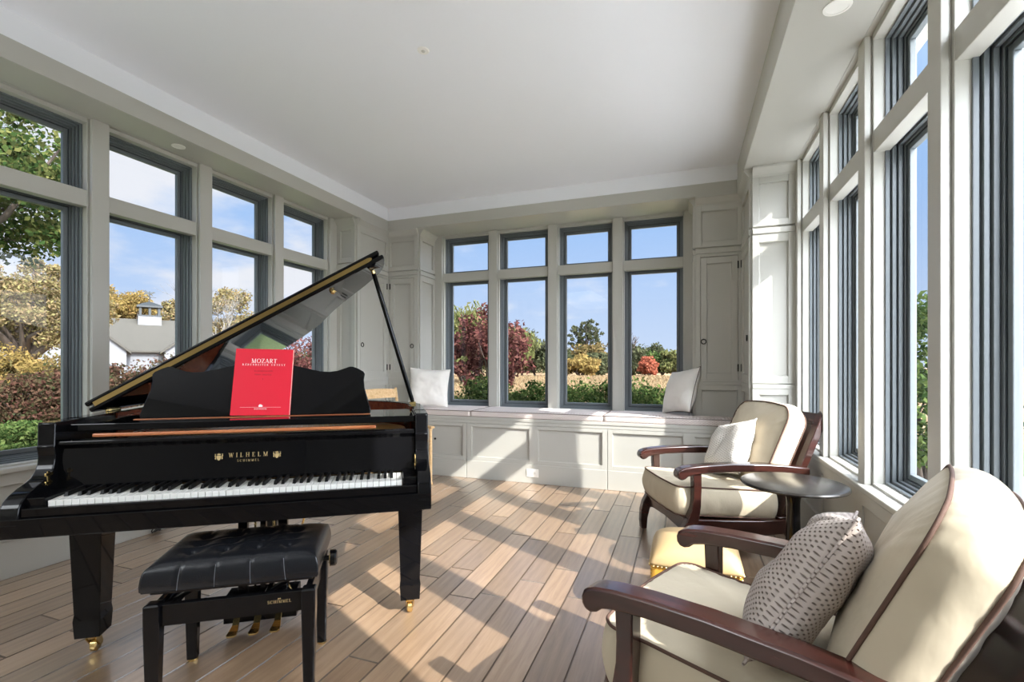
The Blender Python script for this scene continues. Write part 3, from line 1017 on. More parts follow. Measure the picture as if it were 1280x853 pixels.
# ------------------------------------------------------------------ lettering (a small serif stroke face)
def glyph(ch):
    """quads of a letter, unit height; returns (list of quads, width)"""
    T, t, S = 0.15, 0.06, 0.05
    q = []

    def st(x0, y0, x1, y1, w):
        q.append([(x0 - w / 2, y0), (x0 + w / 2, y0), (x1 + w / 2, y1), (x1 - w / 2, y1)])

    def hb(x0, x1, y, w=t):
        q.append([(x0, y - w / 2), (x1, y - w / 2), (x1, y + w / 2), (x0, y + w / 2)])

    def sf(x, y, w=0.30):
        yy = S / 2 if y == 0 else 1 - S / 2
        hb(x - w / 2, x + w / 2, yy, S)

    def arc(cx, cy, rx, ry, a0, a1, n=14, wx=T, wy=t):
        pts = []
        for i in range(n + 1):
            a = R(a0 + (a1 - a0) * i / n)
            k = abs(math.cos(a)); w = wy + (wx - wy) * k
            pts.append(((cx + (rx - 0) * math.cos(a), cy + ry * math.sin(a)), (cx + (rx - w) * math.cos(a), cy + (ry - (wy + (w - wy) * 0.3)) * math.sin(a))))
        for (o0, i0), (o1, i1) in zip(pts, pts[1:]):
            q.append([o0, o1, i1, i0])
    if ch == 'I':
        st(.15, 0, .15, 1, T); sf(.15, 0); sf(.15, 1); w = .30
    elif ch == 'L':
        st(.15, 0, .15, 1, T); sf(.15, 1); hb(0, .6, S / 2, S); st(.57, 0, .57, .25, .05); w = .62
    elif ch == 'H':
        for x in (.15, .65):
            st(x, 0, x, 1, T); sf(x, 0); sf(x, 1)
        hb(.15, .65, .52); w = .80
    elif ch == 'E':
        st(.15, 0, .15, 1, T); hb(0, .6, S / 2, S); hb(0, .57, 1 - S / 2, S); hb(.15, .45, .52); st(.57, 0, .57, .22, .05); st(.54, .8, .54, 1, .05); w = .63
    elif ch == 'M':
        st(.12, 0, .12, 1, t); sf(.12, 0, .24); sf(.10, 1, .2); st(.14, 1, .46, 0, T); st(.46, 0, .78, 1, t); st(.80, 0, .80, 1, T); sf(.80, 0); sf(.82, 1, .22); w = .96
    elif ch == 'W':
        st(.10, 1, .32, 0, T); st(.32, 0, .52, 1, t); st(.50, 1, .72, 0, T); st(.72, 0, .92, 1, t); sf(.10, 1, .26); sf(.52, 1, .2); sf(.92, 1, .2); w = 1.0
    elif ch == 'S':
        arc(.30, .74, .27, .26, 20, 270, wx=.10, wy=.08); arc(.30, .27, .29, .27, 90, -160, wx=.12, wy=.08); w = .60
    elif ch == 'C':
        arc(.42, .5, .42, .5, 40, 320, n=20); st(.76, .68, .76, .95, .05); w = .78
    elif ch == 'O':
        arc(.45, .5, .45, .5, 0, 360, n=28); w = .90
    elif ch == 'Z':
        hb(.04, .62, 1 - S / 2, S); hb(.02, .64, S / 2, S); st(.10, 0, .55, 1, T); st(.05, .78, .05, 1, .05); st(.63, 0, .63, .24, .05); w = .66
    elif ch == 'A':
        st(.08, 0, .40, 1, t); st(.40, 1, .72, 0, T); hb(.2, .6, .33); sf(.08, 0, .22); sf(.72, 0, .28); w = .82
    elif ch == 'R':
        st(.15, 0, .15, 1, T); sf(.15, 0); hb(0, .36, 1 - S / 2, S); hb(.15, .38, .47); arc(.36, .735, .27, .265, -90, 90); st(.34, .47, .66, 0, T); sf(.68, 0, .2); w = .74
    elif ch == 'T':
        st(.34, 0, .34, 1, T); sf(.34, 0); hb(.02, .66, 1 - S / 2, S); st(.04, .78, .04, 1, .05); st(.64, .78, .64, 1, .05); w = .68
    elif ch == 'B':
        st(.15, 0, .15, 1, T); hb(0, .36, 1 - S / 2, S); hb(0, .38, S / 2, S); hb(.15, .38, .52); arc(.34, .76, .25, .24, -90, 90); arc(.36, .26, .29, .26, -90, 90); w = .68
    elif ch == 'N':
        st(.12, 0, .12, 1, t); sf(.12, 0, .24); sf(.10, 1, .2); st(.14, 1, .66, 0, T); st(.68, 0, .68, 1, t); sf(.68, 1, .24); w = .80
    elif ch == 'U':
        st(.15, .3, .15, 1, T); sf(.15, 1); st(.68, .3, .68, 1, t); sf(.68, 1, .22); arc(.385, .32, .31, .32, 180, 360, n=14, wx=.1); w = .80
    elif ch == 'X':
        st(.10, 1, .66, 0, T); st(.66, 1, .10, 0, t); sf(.10, 0, .22); sf(.66, 0, .28); sf(.1, 1, .28); sf(.66, 1, .2); w = .76
    elif ch == 'P':
        st(.15, 0, .15, 1, T); sf(.15, 0); hb(0, .36, 1 - S / 2, S); hb(.15, .38, .45); arc(.36, .725, .28, .275, -90, 90); w = .64
    elif ch == 'K':
        st(.15, 0, .15, 1, T); sf(.15, 0); sf(.15, 1); st(.62, 1, .2, .42, t); st(.3, .55, .66, 0, T); sf(.68, 0, .2); sf(.62, 1, .2); w = .76
    elif ch == 'V':
        st(.10, 1, .38, 0, T); st(.38, 0, .66, 1, t); sf(.1, 1, .26); sf(.66, 1, .2); w = .76
    else:
        w = .4
    return q, w


def lettering(mb, text, cx, y, h, to3d, spacing=0.18, d=0.0006):
    """flat raised letters centred on cx, base at y"""
    gl = [glyph(c) for c in text]
    tot = sum(w for _, w in gl) + spacing * (len(gl) - 1)
    x = cx - tot * h / 2
    for qs, w in gl:
        for q in qs:
            mb.loft([[to3d(x + a * h, y + b * h, 0.0) for a, b in q], [to3d(x + a * h, y + b * h, d) for a, b in q]])
        x += (w + spacing) * h


# ------------------------------------------------------------------ grand piano
PA = R(34)
piano = thing('grand_piano', 'black lacquered grand piano with its lid propped open', 'piano', (-1.614, 1.384, 0), PA)
HW, HI = 0.728, 0.672          # half width outside and inside the arms
ZR = 1.0

# plan of the case, from the left arm round the tail to the right arm
bent = [(HW, 0.62), (0.722, 0.70), (0.70, 0.78), (0.655, 0.86), (0.585, 0.95), (0.50, 1.04), (0.42, 1.13), (0.355, 1.22), (0.30, 1.32), (0.245, 1.43), (0.17, 1.53), (0.07, 1.61), (-0.05, 1.665), (-0.18, 1.69), (-0.32, 1.69), (-0.46, 1.675), (-0.58, 1.63), (-0.67, 1.55), (-0.715, 1.45), (-HW, 1.33)]


def case_outline(inset, y0):
    pts = [(HW - inset, y0)]
    n = len(bent)
    for i, p in enumerate(bent):
        a = Vector(bent[max(i - 1, 0)]); b = Vector(bent[min(i + 1, n - 1)])
        tg = (b - a).normalized()
        nm = Vector((-tg.y, tg.x))       # inwards (turning left along the outline)
        pts.append((p[0] + nm.x * inset, p[1] + nm.y * inset))
    pts.append((-HW + inset, y0))
    return pts


def wall_strip(mb, i0, i1, y0, z0, z1):
    a, b = case_outline(i0, y0), case_outline(i1, y0)
    mb.loft([[(p[0], p[1], z0), (p[0], p[1], z1), (q[0], q[1], z1), (q[0], q[1], z0)] for p, q in zip(a, b)])


mb = MB()
wall_strip(mb, 0.0, 0.056, 0.30, 0.665, ZR)
smooth_by_angle(mb.build('rim', M['black'], piano, merge=True), 40)
mb = MB()
wall_strip(mb, 0.0565, 0.064, 0.56, 0.80, ZR - 0.004)
smooth_by_angle(mb.build('inner_rim', M['veneer'], piano, merge=True), 40)
mb = MB()
ol = case_outline(0.064, 0.50)
mb.loft([[(x, y, 0.70) for x, y in ol], [(x, y, 0.715) for x, y in ol]])
mb.build('soundboard', M['palewood'], piano)
mb = MB()
ol = case_outline(0.085, 0.56)
mb.loft([[(x, y, 0.862) for x, y in ol], [(x, y, 0.876) for x, y in ol]])
pl = mb.build('iron_plate', M['plate'], piano)
mb = MB()
for k in range(46):
    x = -0.62 + k * 0.0265
    yt = 1.50 if x < -0.1 else max(0.72, 1.50 - (x + 0.1) * 1.05)
    mb.bar((x, 0.60, 0.90), (x * 0.85 - 0.06, yt, 0.893), 0.0022, 0.0022)
mb.build('strings', M['steel'], pl)
mb = MB()
for k in range(60):
    x = -0.62 + k * 0.021
    mb.box(x - 0.006, x + 0.006, 0.70, 0.78, 0.902, 0.922)
mb.build('dampers', M['ebony'], pl)

# arms with their swept front
prof = [(0.34, 0.625), (0.34, ZR), (0.150, ZR), (0.145, ZR - 0.004), (0.143, 0.915), (0.138, 0.908), (0.142, 0.895), (0.146, 0.872), (0.142, 0.845), (0.130, 0.820), (0.108, 0.800), (0.078, 0.788), (0.04, 0.778), (0.0, 0.762), (-0.025, 0.745), (-0.038, 0.725), (-0.044, 0.70), (-0.046, 0.66), (-0.046, 0.625)]
for sgn in (-1, 1):
    mb = MB()
    mb.prism(prof, lambda a, b, t: (t, a, b), sgn * HI, sgn * HW)
    smooth_by_angle(mb.build('arm', M['black'], piano, bevel=0.004), 30)
mb = MB()
mb.box(-HW + 0.001, HW - 0.001, -0.0455, 0.42, 0.622, 0.690)
mb.build('key_bed', M['black'], piano, bevel=0.003)
mb = MB()
mb.box(-HI, HI, -0.034, -0.010, 0.690, 0.722)
mb.build('key_slip', M['black'], piano, bevel=0.004)
for sgn in (-1, 1):
    mb = MB()
    mb.box(sgn * 0.6145, sgn * (HI - 0.0005), -0.009, 0.155, 0.690, 0.752)
    cb = mb.build('cheek_block', M['black'], piano, bevel=0.004)
    mb = MB()
    x = sgn * (HI - 0.001)
    for z, h in ((0.775, 0.012), (0.806, 0.012)):
        mb.box(x - sgn * 0.006, x, 0.084, 0.122, z, z + h)
    mb.box(x - sgn * 0.004, x, 0.096, 0.110, 0.770, 0.824)
    mb.build('lock_plate', M['brass'], cb, bevel=0.002)

# keys: 52 white and 36 black
KW = 1.225 / 52
mb = MB()
mb.box(-KW / 2 + 0.0008, KW / 2 - 0.0008, 0.0, 0.150, 0.716, 0.7385)
white0 = mb.build('white_key', M['ivory'], piano, bevel=0.0012)
mb = MB()
mb.loft([[(-0.0066, 0.048, 0.738), (0.0066, 0.048, 0.738), (0.0066, 0.156, 0.738), (-0.0066, 0.156, 0.738)],
         [(-0.0050, 0.056, 0.7535), (0.0050, 0.056, 0.7535), (0.0050, 0.156, 0.7535), (-0.0050, 0.156, 0.7535)]])
black0 = mb.build('black_key', M['ebony'], piano, bevel=0.0012)
names = 'AB' + 'CDEFGAB' * 7 + 'C'
fw = fb = True
for i, nn in enumerate(names):
    x = -0.6125 + KW * (i + 0.5)
    k = white0 if fw else white0.copy()
    if not fw:
        COL.objects.link(k)
    fw = False
    k.location.x = x
    if nn in 'ACDFG' and i < 51:
        sh = {'C': -0.002, 'D': 0.002, 'F': -0.003, 'G': 0.0, 'A': 0.003}[nn]
        b = black0 if fb else black0.copy()
        if not fb:
            COL.objects.link(b)
        fb = False
        b.location.x = x + KW / 2 + sh

# fallboard with the maker's gold lettering
mb = MB()
fp = [(0.152, 0.743), (0.160, 0.743), (0.182, 0.905), (0.192, 0.918), (0.192, 0.930), (0.176, 0.932), (0.164, 0.925), (0.158, 0.912)]
fp = [(0.157, 0.743), (0.175, 0.743), (0.195, 0.905), (0.195, 0.928), (0.170, 0.930), (0.158, 0.924), (0.156, 0.912), (0.163, 0.905), (0.172, 0.895)]
mb.prism(fp, lambda a, b, t: (t, a, b), -HI + 0.001, HI - 0.001)
fall = mb.build('fallboard', M['black'], piano, bevel=0.002)


def fb3(x, z, d):
    f = (z - 0.743) / (0.895 - 0.743)
    return (x, 0.157 + 0.015 * f - 0.0006 - d, z)


mb = MB()
lettering(mb, 'WILHELM', -0.012, 0.835, 0.018, fb3, 0.55)
lettering(mb, 'SCHIMMEL', -0.012, 0.816, 0.0095, fb3, 0.45)
mb.build('lettering', M['gold'], fall)
for cx in (-0.122, 0.098):
    mb = MB()

    def poly(pts):
        mb.loft([[fb3(cx + a, 0.838 + b, 0.0) for a, b in pts], [fb3(cx + a, 0.838 + b, 0.0012) for a, b in pts]])
    poly([(-0.008, 0.006), (-0.008, -0.004), (-0.005, -0.011), (0, -0.014), (0.005, -0.011), (0.008, -0.004), (0.008, 0.006)])
    poly([(-0.006, 0.008), (-0.007, 0.015), (-0.003, 0.011), (0, 0.017), (0.003, 0.011), (0.007, 0.015), (0.006, 0.008)])
    for sg in (-1, 1):
        poly([(sg * 0.010, -0.010), (sg * 0.015, -0.006), (sg * 0.013, 0.0), (sg * 0.016, 0.006), (sg * 0.012, 0.010), (sg * 0.010, 0.004)])
        poly([(sg * 0.010, 0.011), (sg * 0.015, 0.010), (sg * 0.014, 0.014)])
    mb.build('crest', M['gold'], fall)
mb = MB()
mb.box(-0.585, 0.50, 0.205, 0.225, 0.931, 0.945)
mb.build('hammer_rail', M['rail'], piano, bevel=0.004)
mb = MB()
mb.box(-HI + 0.001, HI - 0.001, 0.215, 0.56, 0.955, 0.984)
mb.build('music_shelf', M['black'], piano, bevel=0.003)
mb = MB()
mb.box(-0.50, 0.47, 0.330, 0.352, 0.984, 0.9862)
mb.build('music_ledge', M['rail'], piano, bevel=0.001)

# music desk, leaning back
half = [(0.0, 0.0), (0.478, 0.0), (0.482, 0.012), (0.478, 0.03), (0.466, 0.075), (0.452, 0.125), (0.448, 0.165), (0.452, 0.195), (0.445, 0.207), (0.420, 0.222), (0.395, 0.232), (0.380, 0.232), (0.355, 0.222), (0.325, 0.211), (0.290, 0.206), (0.25, 0.208), (0.19, 0.222), (0.12, 0.240), (0.05, 0.250), (0.0, 0.252)]
outl = half + [(-a, b) for a, b in half[-2:0:-1]]
LEAN = R(14)


def desk3(a, b, t):
    return (a - 0.010, 0.360 + b * math.sin(LEAN) + t * math.cos(LEAN), 0.986 + b * math.cos(LEAN) - t * math.sin(LEAN))


mb = MB()
mb.prism(outl, desk3, 0.0, 0.014)
smooth_by_angle(mb.build('music_desk', M['black'], piano, bevel=0.003), 35)

# lid, hinged on the left
LA = R(31)
HX, HZ = -HW + 0.004, ZR + 0.006
ca, sa = math.cos(LA), math.sin(LA)


def lid3(p, q, h):
    return (HX + p * ca - h * sa, q, HZ + p * sa + h * ca)


LQ = 0.47
lw = HW * 2 + 0.012
lid_pl = [(0.0, LQ), (lw, LQ), (lw, 0.63)] + [(x + HW + 0.010, y + 0.012) for x, y in bent[1:-1]] + [(-0.004, 1.34)]
mb = MB()
mb.prism(lid_pl, lambda a, b, t: lid3(a, b, t), 0.0, 0.022)
lid = mb.build('lid', M['black'], piano, bevel=0.006)
mb = MB()
mb.prism([(0.004, LQ + 0.0), (lw - 0.004, LQ + 0.0), (lw - 0.004, LQ + 0.31), (0.004, LQ + 0.31)], lambda a, b, t: lid3(a - 0.006, b, t), 0.030, 0.052)
flap = mb.build('lid_flap', M['black'], lid, bevel=0.007)
mb = MB()
hp = [(0.03, 0.0165), (lw - 0.075, 0.0165), (lw - 0.062, 0.020), (lw - 0.056, 0.0265), (lw - 0.062, 0.033), (lw - 0.075, 0.0365), (0.03, 0.0365)]
mb.prism(hp, lambda a, b, t: lid3(a, LQ - t, b), -0.006, 0.0025)
mb.build('piano_hinge', M['hinge'], lid)
mb = MB()
for q0 in (0.65, 1.15):
    mb.tube([(HX, q0 - 0.05, HZ - 0.002), (HX, q0 + 0.05, HZ - 0.002)], 0.009, 10)
mb.build('lid_hinge', M['brass'], lid, smooth=True)
# lid prop
top = Vector(lid3(1.395, 0.62, 0.0)); foot = Vector((HI + 0.012, 0.69, ZR + 0.012))
mb = MB()
dv = (top - foot).normalized()
mb.tube([foot, foot.lerp(top, 0.02), foot.lerp(top, 0.5), foot.lerp(top, 0.97), foot.lerp(top, 0.985)], [0.010, 0.0115, 0.0125, 0.012, 0.008], 14)
prop = mb.build('lid_prop', M['black'], piano, smooth=True)
mb = MB()
mb.tube([foot.lerp(top, 0.975), top - Vector((0, 0, 0.003))], 0.011, 12)
mb.box(foot.x - 0.016, foot.x + 0.016, foot.y - 0.024, foot.y + 0.024, ZR + 0.0005, ZR + 0.012)
mb.build('prop_fitting', M['brass'], prop, smooth=False)
mb = MB()
p = Vector(lid3(1.16, 0.60, -0.004))
mb.ball(p, 0.014); mb.cyl(p, p + Vector((0, 0, 0.004)), 0.020)
mb.build('lid_button', M['brass'], lid, smooth=True)
mb = MB()
p = Vector(lid3(1.40, 0.535, -0.003))
mb.ball(p, 0.034, 0.034, 0.008)
mb.build('lid_bumper', M['blackwood'], lid, smooth=True)


# legs on brass castors
def piano_leg(x, y, rz=0.0):
    mb = MB()
    sq = lambda w, z: [(x - w, y - w, z), (x + w, y - w, z), (x + w, y + w, z), (x - w, y + w, z)]
    mb.loft([sq(0.059, 0.622), sq(0.059, 0.60), sq(0.046, 0.185), sq(0.049, 0.160), sq(0.049, 0.155), sq(0.045, 0.085)])
    leg = mb.build('leg', M['black'], piano, bevel=0.003)
    mb = MB()
    mb.cyl((x, y, 0.086), (x, y, 0.066), 0.030, 0.020, seg=18)
    for s in (-1, 1):
        mb.prism([(-0.022, 0.070), (0.018, 0.070), (0.034, 0.036), (0.030, 0.024), (0.018, 0.022)], lambda a, b, t: (x + t, y + a, b), s * 0.016, s * 0.020)
    mb.tube([(x - 0.0135, y + 0.018, 0.0285), (x - 0.009, y + 0.018, 0.0285), (x + 0.009, y + 0.018, 0.0285), (x + 0.0135, y + 0.018, 0.0285)], [0.022, 0.028, 0.028, 0.022], 24)
    smooth_by_angle(mb.build('castor', M['brass'], leg), 30)


for x, y in ((-0.656, 0.355), (0.656, 0.355), (-0.22, 1.48)):
    piano_leg(x, y)
# pedal lyre
mb = MB()
for x in (-0.085, 0.0, 0.085):
    w = 0.020 if x else 0.012
    mb.box(x - w - 0.012, x + w - 0.012, 0.40, 0.43, 0.16, 0.64)
mb.box(-0.165, 0.140, 0.360, 0.475, 0.050, 0.165)
mb.box(-0.14, 0.115, 0.38, 0.46, 0.60, 0.625)
lyre = mb.build('pedal_lyre', M['black'], piano, bevel=0.003)
for x in (-0.097, -0.012, 0.073):
    mb = MB()
    sec = []
    for (y, z, w) in ((0.38, 0.108, 0.012), (0.345, 0.106, 0.012), (0.318, 0.094, 0.0125), (0.292, 0.070, 0.014), (0.262, 0.060, 0.019), (0.235, 0.060, 0.021), (0.222, 0.060, 0.014)):
        sec.append([(x - w, y, z - 0.004), (x + w, y, z - 0.004), (x + w, y, z + 0.004), (x - w, y, z + 0.004)])
    mb.loft(sec)
    mb.build('pedal', M['brass'], lyre, bevel=0.002)
mb = MB()
for x in (-0.05, 0.03):
    mb.cyl((x, 0.425, 0.16), (x, 0.425, 0.63), 0.005, seg=10)
mb.cyl((0.17, 0.90, 0.64), (0.06, 0.46, 0.13), 0.006, seg=10)
mb.build('pedal_rod', M['brass'], lyre, smooth=True)


# ------------------------------------------------------------------ red music book on the desk
def put_on_desk(o):
    o.matrix_world = Matrix.Translation(piano.location) @ Matrix.Rotation(PA, 4, 'Z')


book = thing('music_book', 'red paperback piano score leaning on the music desk', 'book')
bc = -0.012
BW, BH = 0.123, 0.312
rollb = R(-1.0)


def book3(a, b, t):
    aa, bb = a * math.cos(rollb) - b * math.sin(rollb), a * math.sin(rollb) + b * math.cos(rollb)
    aa += b * 0.0
    return (bc + aa, 0.352 + bb * math.sin(LEAN) + t * math.cos(LEAN), 0.9885 + bb * math.cos(LEAN) - t * math.sin(LEAN))


put_on_desk(book)
mb = MB()
mb.prism([(-BW, 0), (BW, 0), (BW, BH), (-BW, BH)], book3, -0.0055, -0.0045)
mb.prism([(-BW, 0), (-BW + 0.0015, 0), (-BW + 0.0015, BH), (-BW, BH)], book3, -0.0055, 0.006)
cover = mb.build('cover', M['red'], book)
mb = MB()
mb.prism([(-BW, 0), (BW + 0.002, 0), (BW + 0.002, BH), (-BW, BH)], book3, 0.005, 0.006)
mb.build('back_cover', M['red'], book)
mb = MB()
mb.prism([(-BW + 0.002, 0.001), (BW + 0.0005, 0.001), (BW + 0.0005, BH - 0.001), (-BW + 0.002, BH - 0.001)], book3, -0.0044, 0.0049)
mb.build('pages', M['paper'], book)
pr3 = lambda a, b, d: book3(a, b, -0.0057 - d)
mb = MB()
lettering(mb, 'MOZART', 0.0, 0.245, 0.020, pr3, 0.12, 0.0004)
lettering(mb, 'BARENREITER URTEXT', 0.0, 0.232, 0.0085, pr3, 0.55, 0.0004)
for k in (-0.0018, 0.0018):      # the dots over the A
    mb.prism([(-0.0008, 0), (0.0008, 0), (0.0008, 0.0013), (-0.0008, 0.0013)], lambda a, b, t: pr3(-0.0755 + k + a, 0.2415 + b, t), 0.0, 0.0004)
mb.prism([(-0.085, 0.036), (0.085, 0.036), (0.085, 0.0368), (-0.085, 0.0368)], lambda a, b, t: pr3(a, b, t), 0.0, 0.0004)
lettering(mb, 'BARENREITER', 0.0, 0.026, 0.006, pr3, 0.12, 0.0004)
mb.prism([(-0.008, 0.038), (0.008, 0.038), (0.009, 0.044), (0.003, 0.049), (-0.004, 0.050), (-0.009, 0.044)], lambda a, b, t: pr3(a, b, t), 0.0, 0.0004)
mb.build('title', M['print'], cover)
mb = MB()
lettering(mb, 'KLAVIERSONATEN', 0.0, 0.203, 0.0065, pr3, 0.15, 0.0004)
lettering(mb, 'PIANO SONATAS', 0.0, 0.186, 0.0065, pr3, 0.15, 0.0004)
lettering(mb, 'I', 0.0, 0.164, 0.0075, pr3, 0.15, 0.0004)
mb.build('subtitle', M['darkred'], cover)

# ------------------------------------------------------------------ tufted piano bench
bench = thing('piano_bench', 'black tufted leather piano bench with adjusting knobs', 'bench', (-1.612, 1.42, 0), PA)


def bench_top():
    buttons = [(-0.165 + 0.11 * i, -0.075 + 0.075 * j) for i in range(4) for j in range(3)]
    W, D, z0, z1 = 0.285, 0.192, 0.438, 0.532
    mb = MB()

    def top(u, v):
        x, y = (u * 2 - 1), (v * 2 - 1)
        ex = (1 - abs(x) ** 12) ; ey = (1 - abs(y) ** 10)
        px, py = x * W * 0.955, y * D * 0.94
        h = z1 + 0.006 * max(0, (1 - x * x) * (1 - y * y)) ** 0.5 - 0.016 * (1 - ex * ey) ** 1.3
        dip = 0
        for bx, by in buttons:
            r2 = ((px - bx) ** 2 + (py - by) ** 2)
            dip = max(dip, 0.017 * math.exp(-r2 / (2 * 0.012 ** 2)) + 0.007 * math.exp(-r2 / (2 * 0.030 ** 2)))
        # creases running between the buttons and over the front edge
        for bx in (-0.165, -0.055, 0.055, 0.165):
            if abs(py) < 0.12:
                pass
            c = 0.0045 * math.exp(-((px - bx) / 0.0045) ** 2)
            if py < -0.06 or py > 0.06:
                dip += c
        for (bx, by) in buttons:
            for (dx, dy) in ((0.055, 0.075),):
                pass
        # diagonal tuft folds
        for k in range(-3, 6):
            dist = abs((px - (-0.165 + 0.11 * k)) - (py + 0.075) * (0.11 / 0.075)) / math.hypot(1, 0.11 / 0.075)
            if abs(py) <= 0.078 and -0.17 < px < 0.17:
                dip += 0.0045 * math.exp(-(dist / 0.005) ** 2)
        return (px, py, h - dip)
    mb.grid(top, 84, 60)
    # sides
    n = 60

    def edge(k):
        per = []
        for i in range(84): per.append((i / 84, 0.0))
        for j in range(60): per.append((1.0, j / 60))
        for i in range(84, 0, -1): per.append((i / 84, 1.0))
        for j in range(60, 0, -1): per.append((0.0, j / 60))
        return per
    per = edge(0)
    rings = []
    for f in (0.0, 0.12, 0.35, 0.65, 0.9, 1.0):
        r = []
        for u, v in per:
            p = top(u, v)
            k = 1 + 0.050 * math.sin(PI * min(1, f * 1.0 + 0.12) * 0.62)
            if f == 1.0: k = 1.02
            fold = 0
            if v == 0.0 or v == 1.0:
                for bx in (-0.165, -0.055, 0.055, 0.165):
                    fold = max(fold, math.exp(-((p[0] - bx) / 0.004) ** 2))
            kk = k if f > 0 else 1.0
            r.append((p[0] * kk, p[1] * (kk + (kk - 1) * 0.4) - (0.0035 * fold * (1 if v > 0.5 else -1) if 0 < f < 1 else 0), p[2] * (1 - f) + z0 * f))
        rings.append(r)
    mb.loft(rings, cap=False)
    mb.loft([rings[-1]] + [[(x * 0.9, y * 0.9, z0) for x, y, z in rings[-1]]], cap=True)
    o = mb.build('seat', M['leather'], bench, smooth=True, merge=True)
    for bx, by in buttons:
        mb = MB(); mb.ball((bx, by, z1 - 0.0015 + 0.004 - 0.017), 0.008, 0.008, 0.004)
        mb.build('button', M['leather'], o, smooth=True)
    mb = MB()
    for bx in (-0.165, -0.055, 0.055, 0.165):
        pts = []
        for k in range(9):
            f = k / 8
            pts.append((bx * (1 + 0.05 * f), -D * 0.94 * (1 + 0.065 * math.sin(PI * min(1, f + .12) * 0.62)) - 0.0012 + 0.002, z1 - 0.016 + (z0 - z1 + 0.018) * f))
        mb.tube(pts, 0.0011, 5)
    mb.build('seam', M['stitch'], o)
    mb = MB()
    pp_ = [(p[0] * 1.021, p[1] * 1.023, z0 + 0.004) for p in rings[-1]][::4]
    pp_ = [(x / 1.02, y / 1.02, z) for x, y, z in pp_]
    mb.tube(pp_, 0.005, 8, closed=True)
    mb.build('welt', M['leather'], o, smooth=True)
    return o


seat = bench_top()
for sx, sy in ((-1, -1), (1, -1), (1, 1), (-1, 1)):
    mb = MB()
    x, y = sx * 0.25, sy * 0.17
    sq = lambda w, z: [(x - w, y - w, z), (x + w, y - w, z), (x + w, y + w, z), (x - w, y + w, z)]
    mb.loft([sq(0.018, 0.008), sq(0.0245, 0.32), sq(0.0245, 0.392), sq(0.020, 0.398)])
    lg = mb.build('leg', M['blackwood'], bench, bevel=0.004)
    mb = MB(); mb.lathe([(0.0005, 0.0), (0.018, 0.0), (0.020, 0.004), (0.020, 0.009), (0.0005, 0.009)], (x, y, 0), 18)
    mb.build('foot', M['brass'], lg)
mb = MB()
for sy in (-1, 1):
    mb.box(-0.226, 0.226, sy * 0.165 - 0.012, sy * 0.165 + 0.012, 0.315, 0.390)
for sx in (-1, 1):
    mb.box(sx * 0.245 - 0.012, sx * 0.245 + 0.012, -0.146, 0.146, 0.315, 0.390)
ap = mb.build('apron', M['blackwood'], bench, bevel=0.003)
mb = MB()
lettering(mb, 'SCHIMMEL', 0.15, 0.352, 0.011, lambda a, b, t: (a, -0.1772 - t, b), 0.22, 0.0004)
for pts in ([(-0.006, 0.366), (-0.003, 0.371), (0, 0.367), (0.003, 0.371), (0.006, 0.366)],):
    mb.prism(pts, lambda a, b, t: (0.15 + a, -0.1772 - t, b), 0.0, 0.0006)
mb.build('lettering', M['gold'], ap)
mb = MB()
mb.box(-0.262, 0.262, -0.17, 0.17, 0.424, 0.437)
for sx in (-0.16, 0.16):
    mb.bar((sx - 0.06, -0.11, 0.372), (sx + 0.045, -0.11, 0.426), 0.022, 0.014)
    mb.bar((sx - 0.06, 0.11, 0.372), (sx + 0.045, 0.11, 0.426), 0.022, 0.014)
    mb.cyl((sx - 0.06, -0.15, 0.378), (sx - 0.06, 0.15, 0.378), 0.009)
mb.build('lift_frame', M['blackwood'], bench, bevel=0.002)
for sx in (-1, 1):
    mb = MB()
    mb.cyl((sx * 0.262, 0.02, 0.425), (sx * 0.305, 0.02, 0.452 - 0.027), 0.010)
    mb.tube([(sx * 0.300, 0.02, 0.425), (sx * 0.304, 0.02, 0.425), (sx * 0.322, 0.02, 0.425), (sx * 0.328, 0.02, 0.425)], [0.026, 0.032, 0.032, 0.026], 22)
    kn = mb.build('knob', M['blackwood'], bench, smooth=False)
    mb = MB(); mb.cyl((sx * 0.3015, 0.02, 0.425), (sx * 0.3035, 0.02, 0.425), 0.0335)
    mb.build('knob_ring', M['brass'], kn)

# black cable by the left wall
mb = MB()
cp = []
for k in range(60):
    a = k / 59
    cp.append((0.018 * math.sin(a * 19), 0.035 * math.sin(a * 23 + 1), 0.05 + 0.04 * math.cos(a * 17)))
mb.tube(cp, 0.0045, 6)
o = mb.build('cable_bundle', M['cable'], smooth=True)
o.location = (XL + 0.046, 2.40, 0.0)
tag(o, 'loosely bundled black cable on the floor against the left baseboard', 'cable')


# ------------------------------------------------------------------ cushions
def rounded_rect(w, h, r, crown=0.0, n=14):
    pts = []
    for cx, cy, a0 in ((w / 2 - r, h / 2 - r, 0), (-w / 2 + r, h / 2 - r, 90), (-w / 2 + r, -h / 2 + r, 180), (w / 2 - r, -h / 2 + r, 270)):
        for k in range(n + 1):
            a = R(a0 + 90 * k / n)
            pts.append((cx + r * math.cos(a), cy + r * math.sin(a)))
    # fill the straight runs
    out = []
    m = len(pts)
    for i in range(m):
        p, q = pts[i], pts[(i + 1) % m]
        L = math.hypot(q[0] - p[0], q[1] - p[1])
        k = max(1, int(L / 0.022))
        for j in range(k):
            out.append((p[0] + (q[0] - p[0]) * j / k, p[1] + (q[1] - p[1]) * j / k))
    return [(x, y + crown * (1 - (2 * x / w) ** 2) * (1 if y > 0 else 0) * min(1, max(0, y / (h / 2)))) for x, y in out]


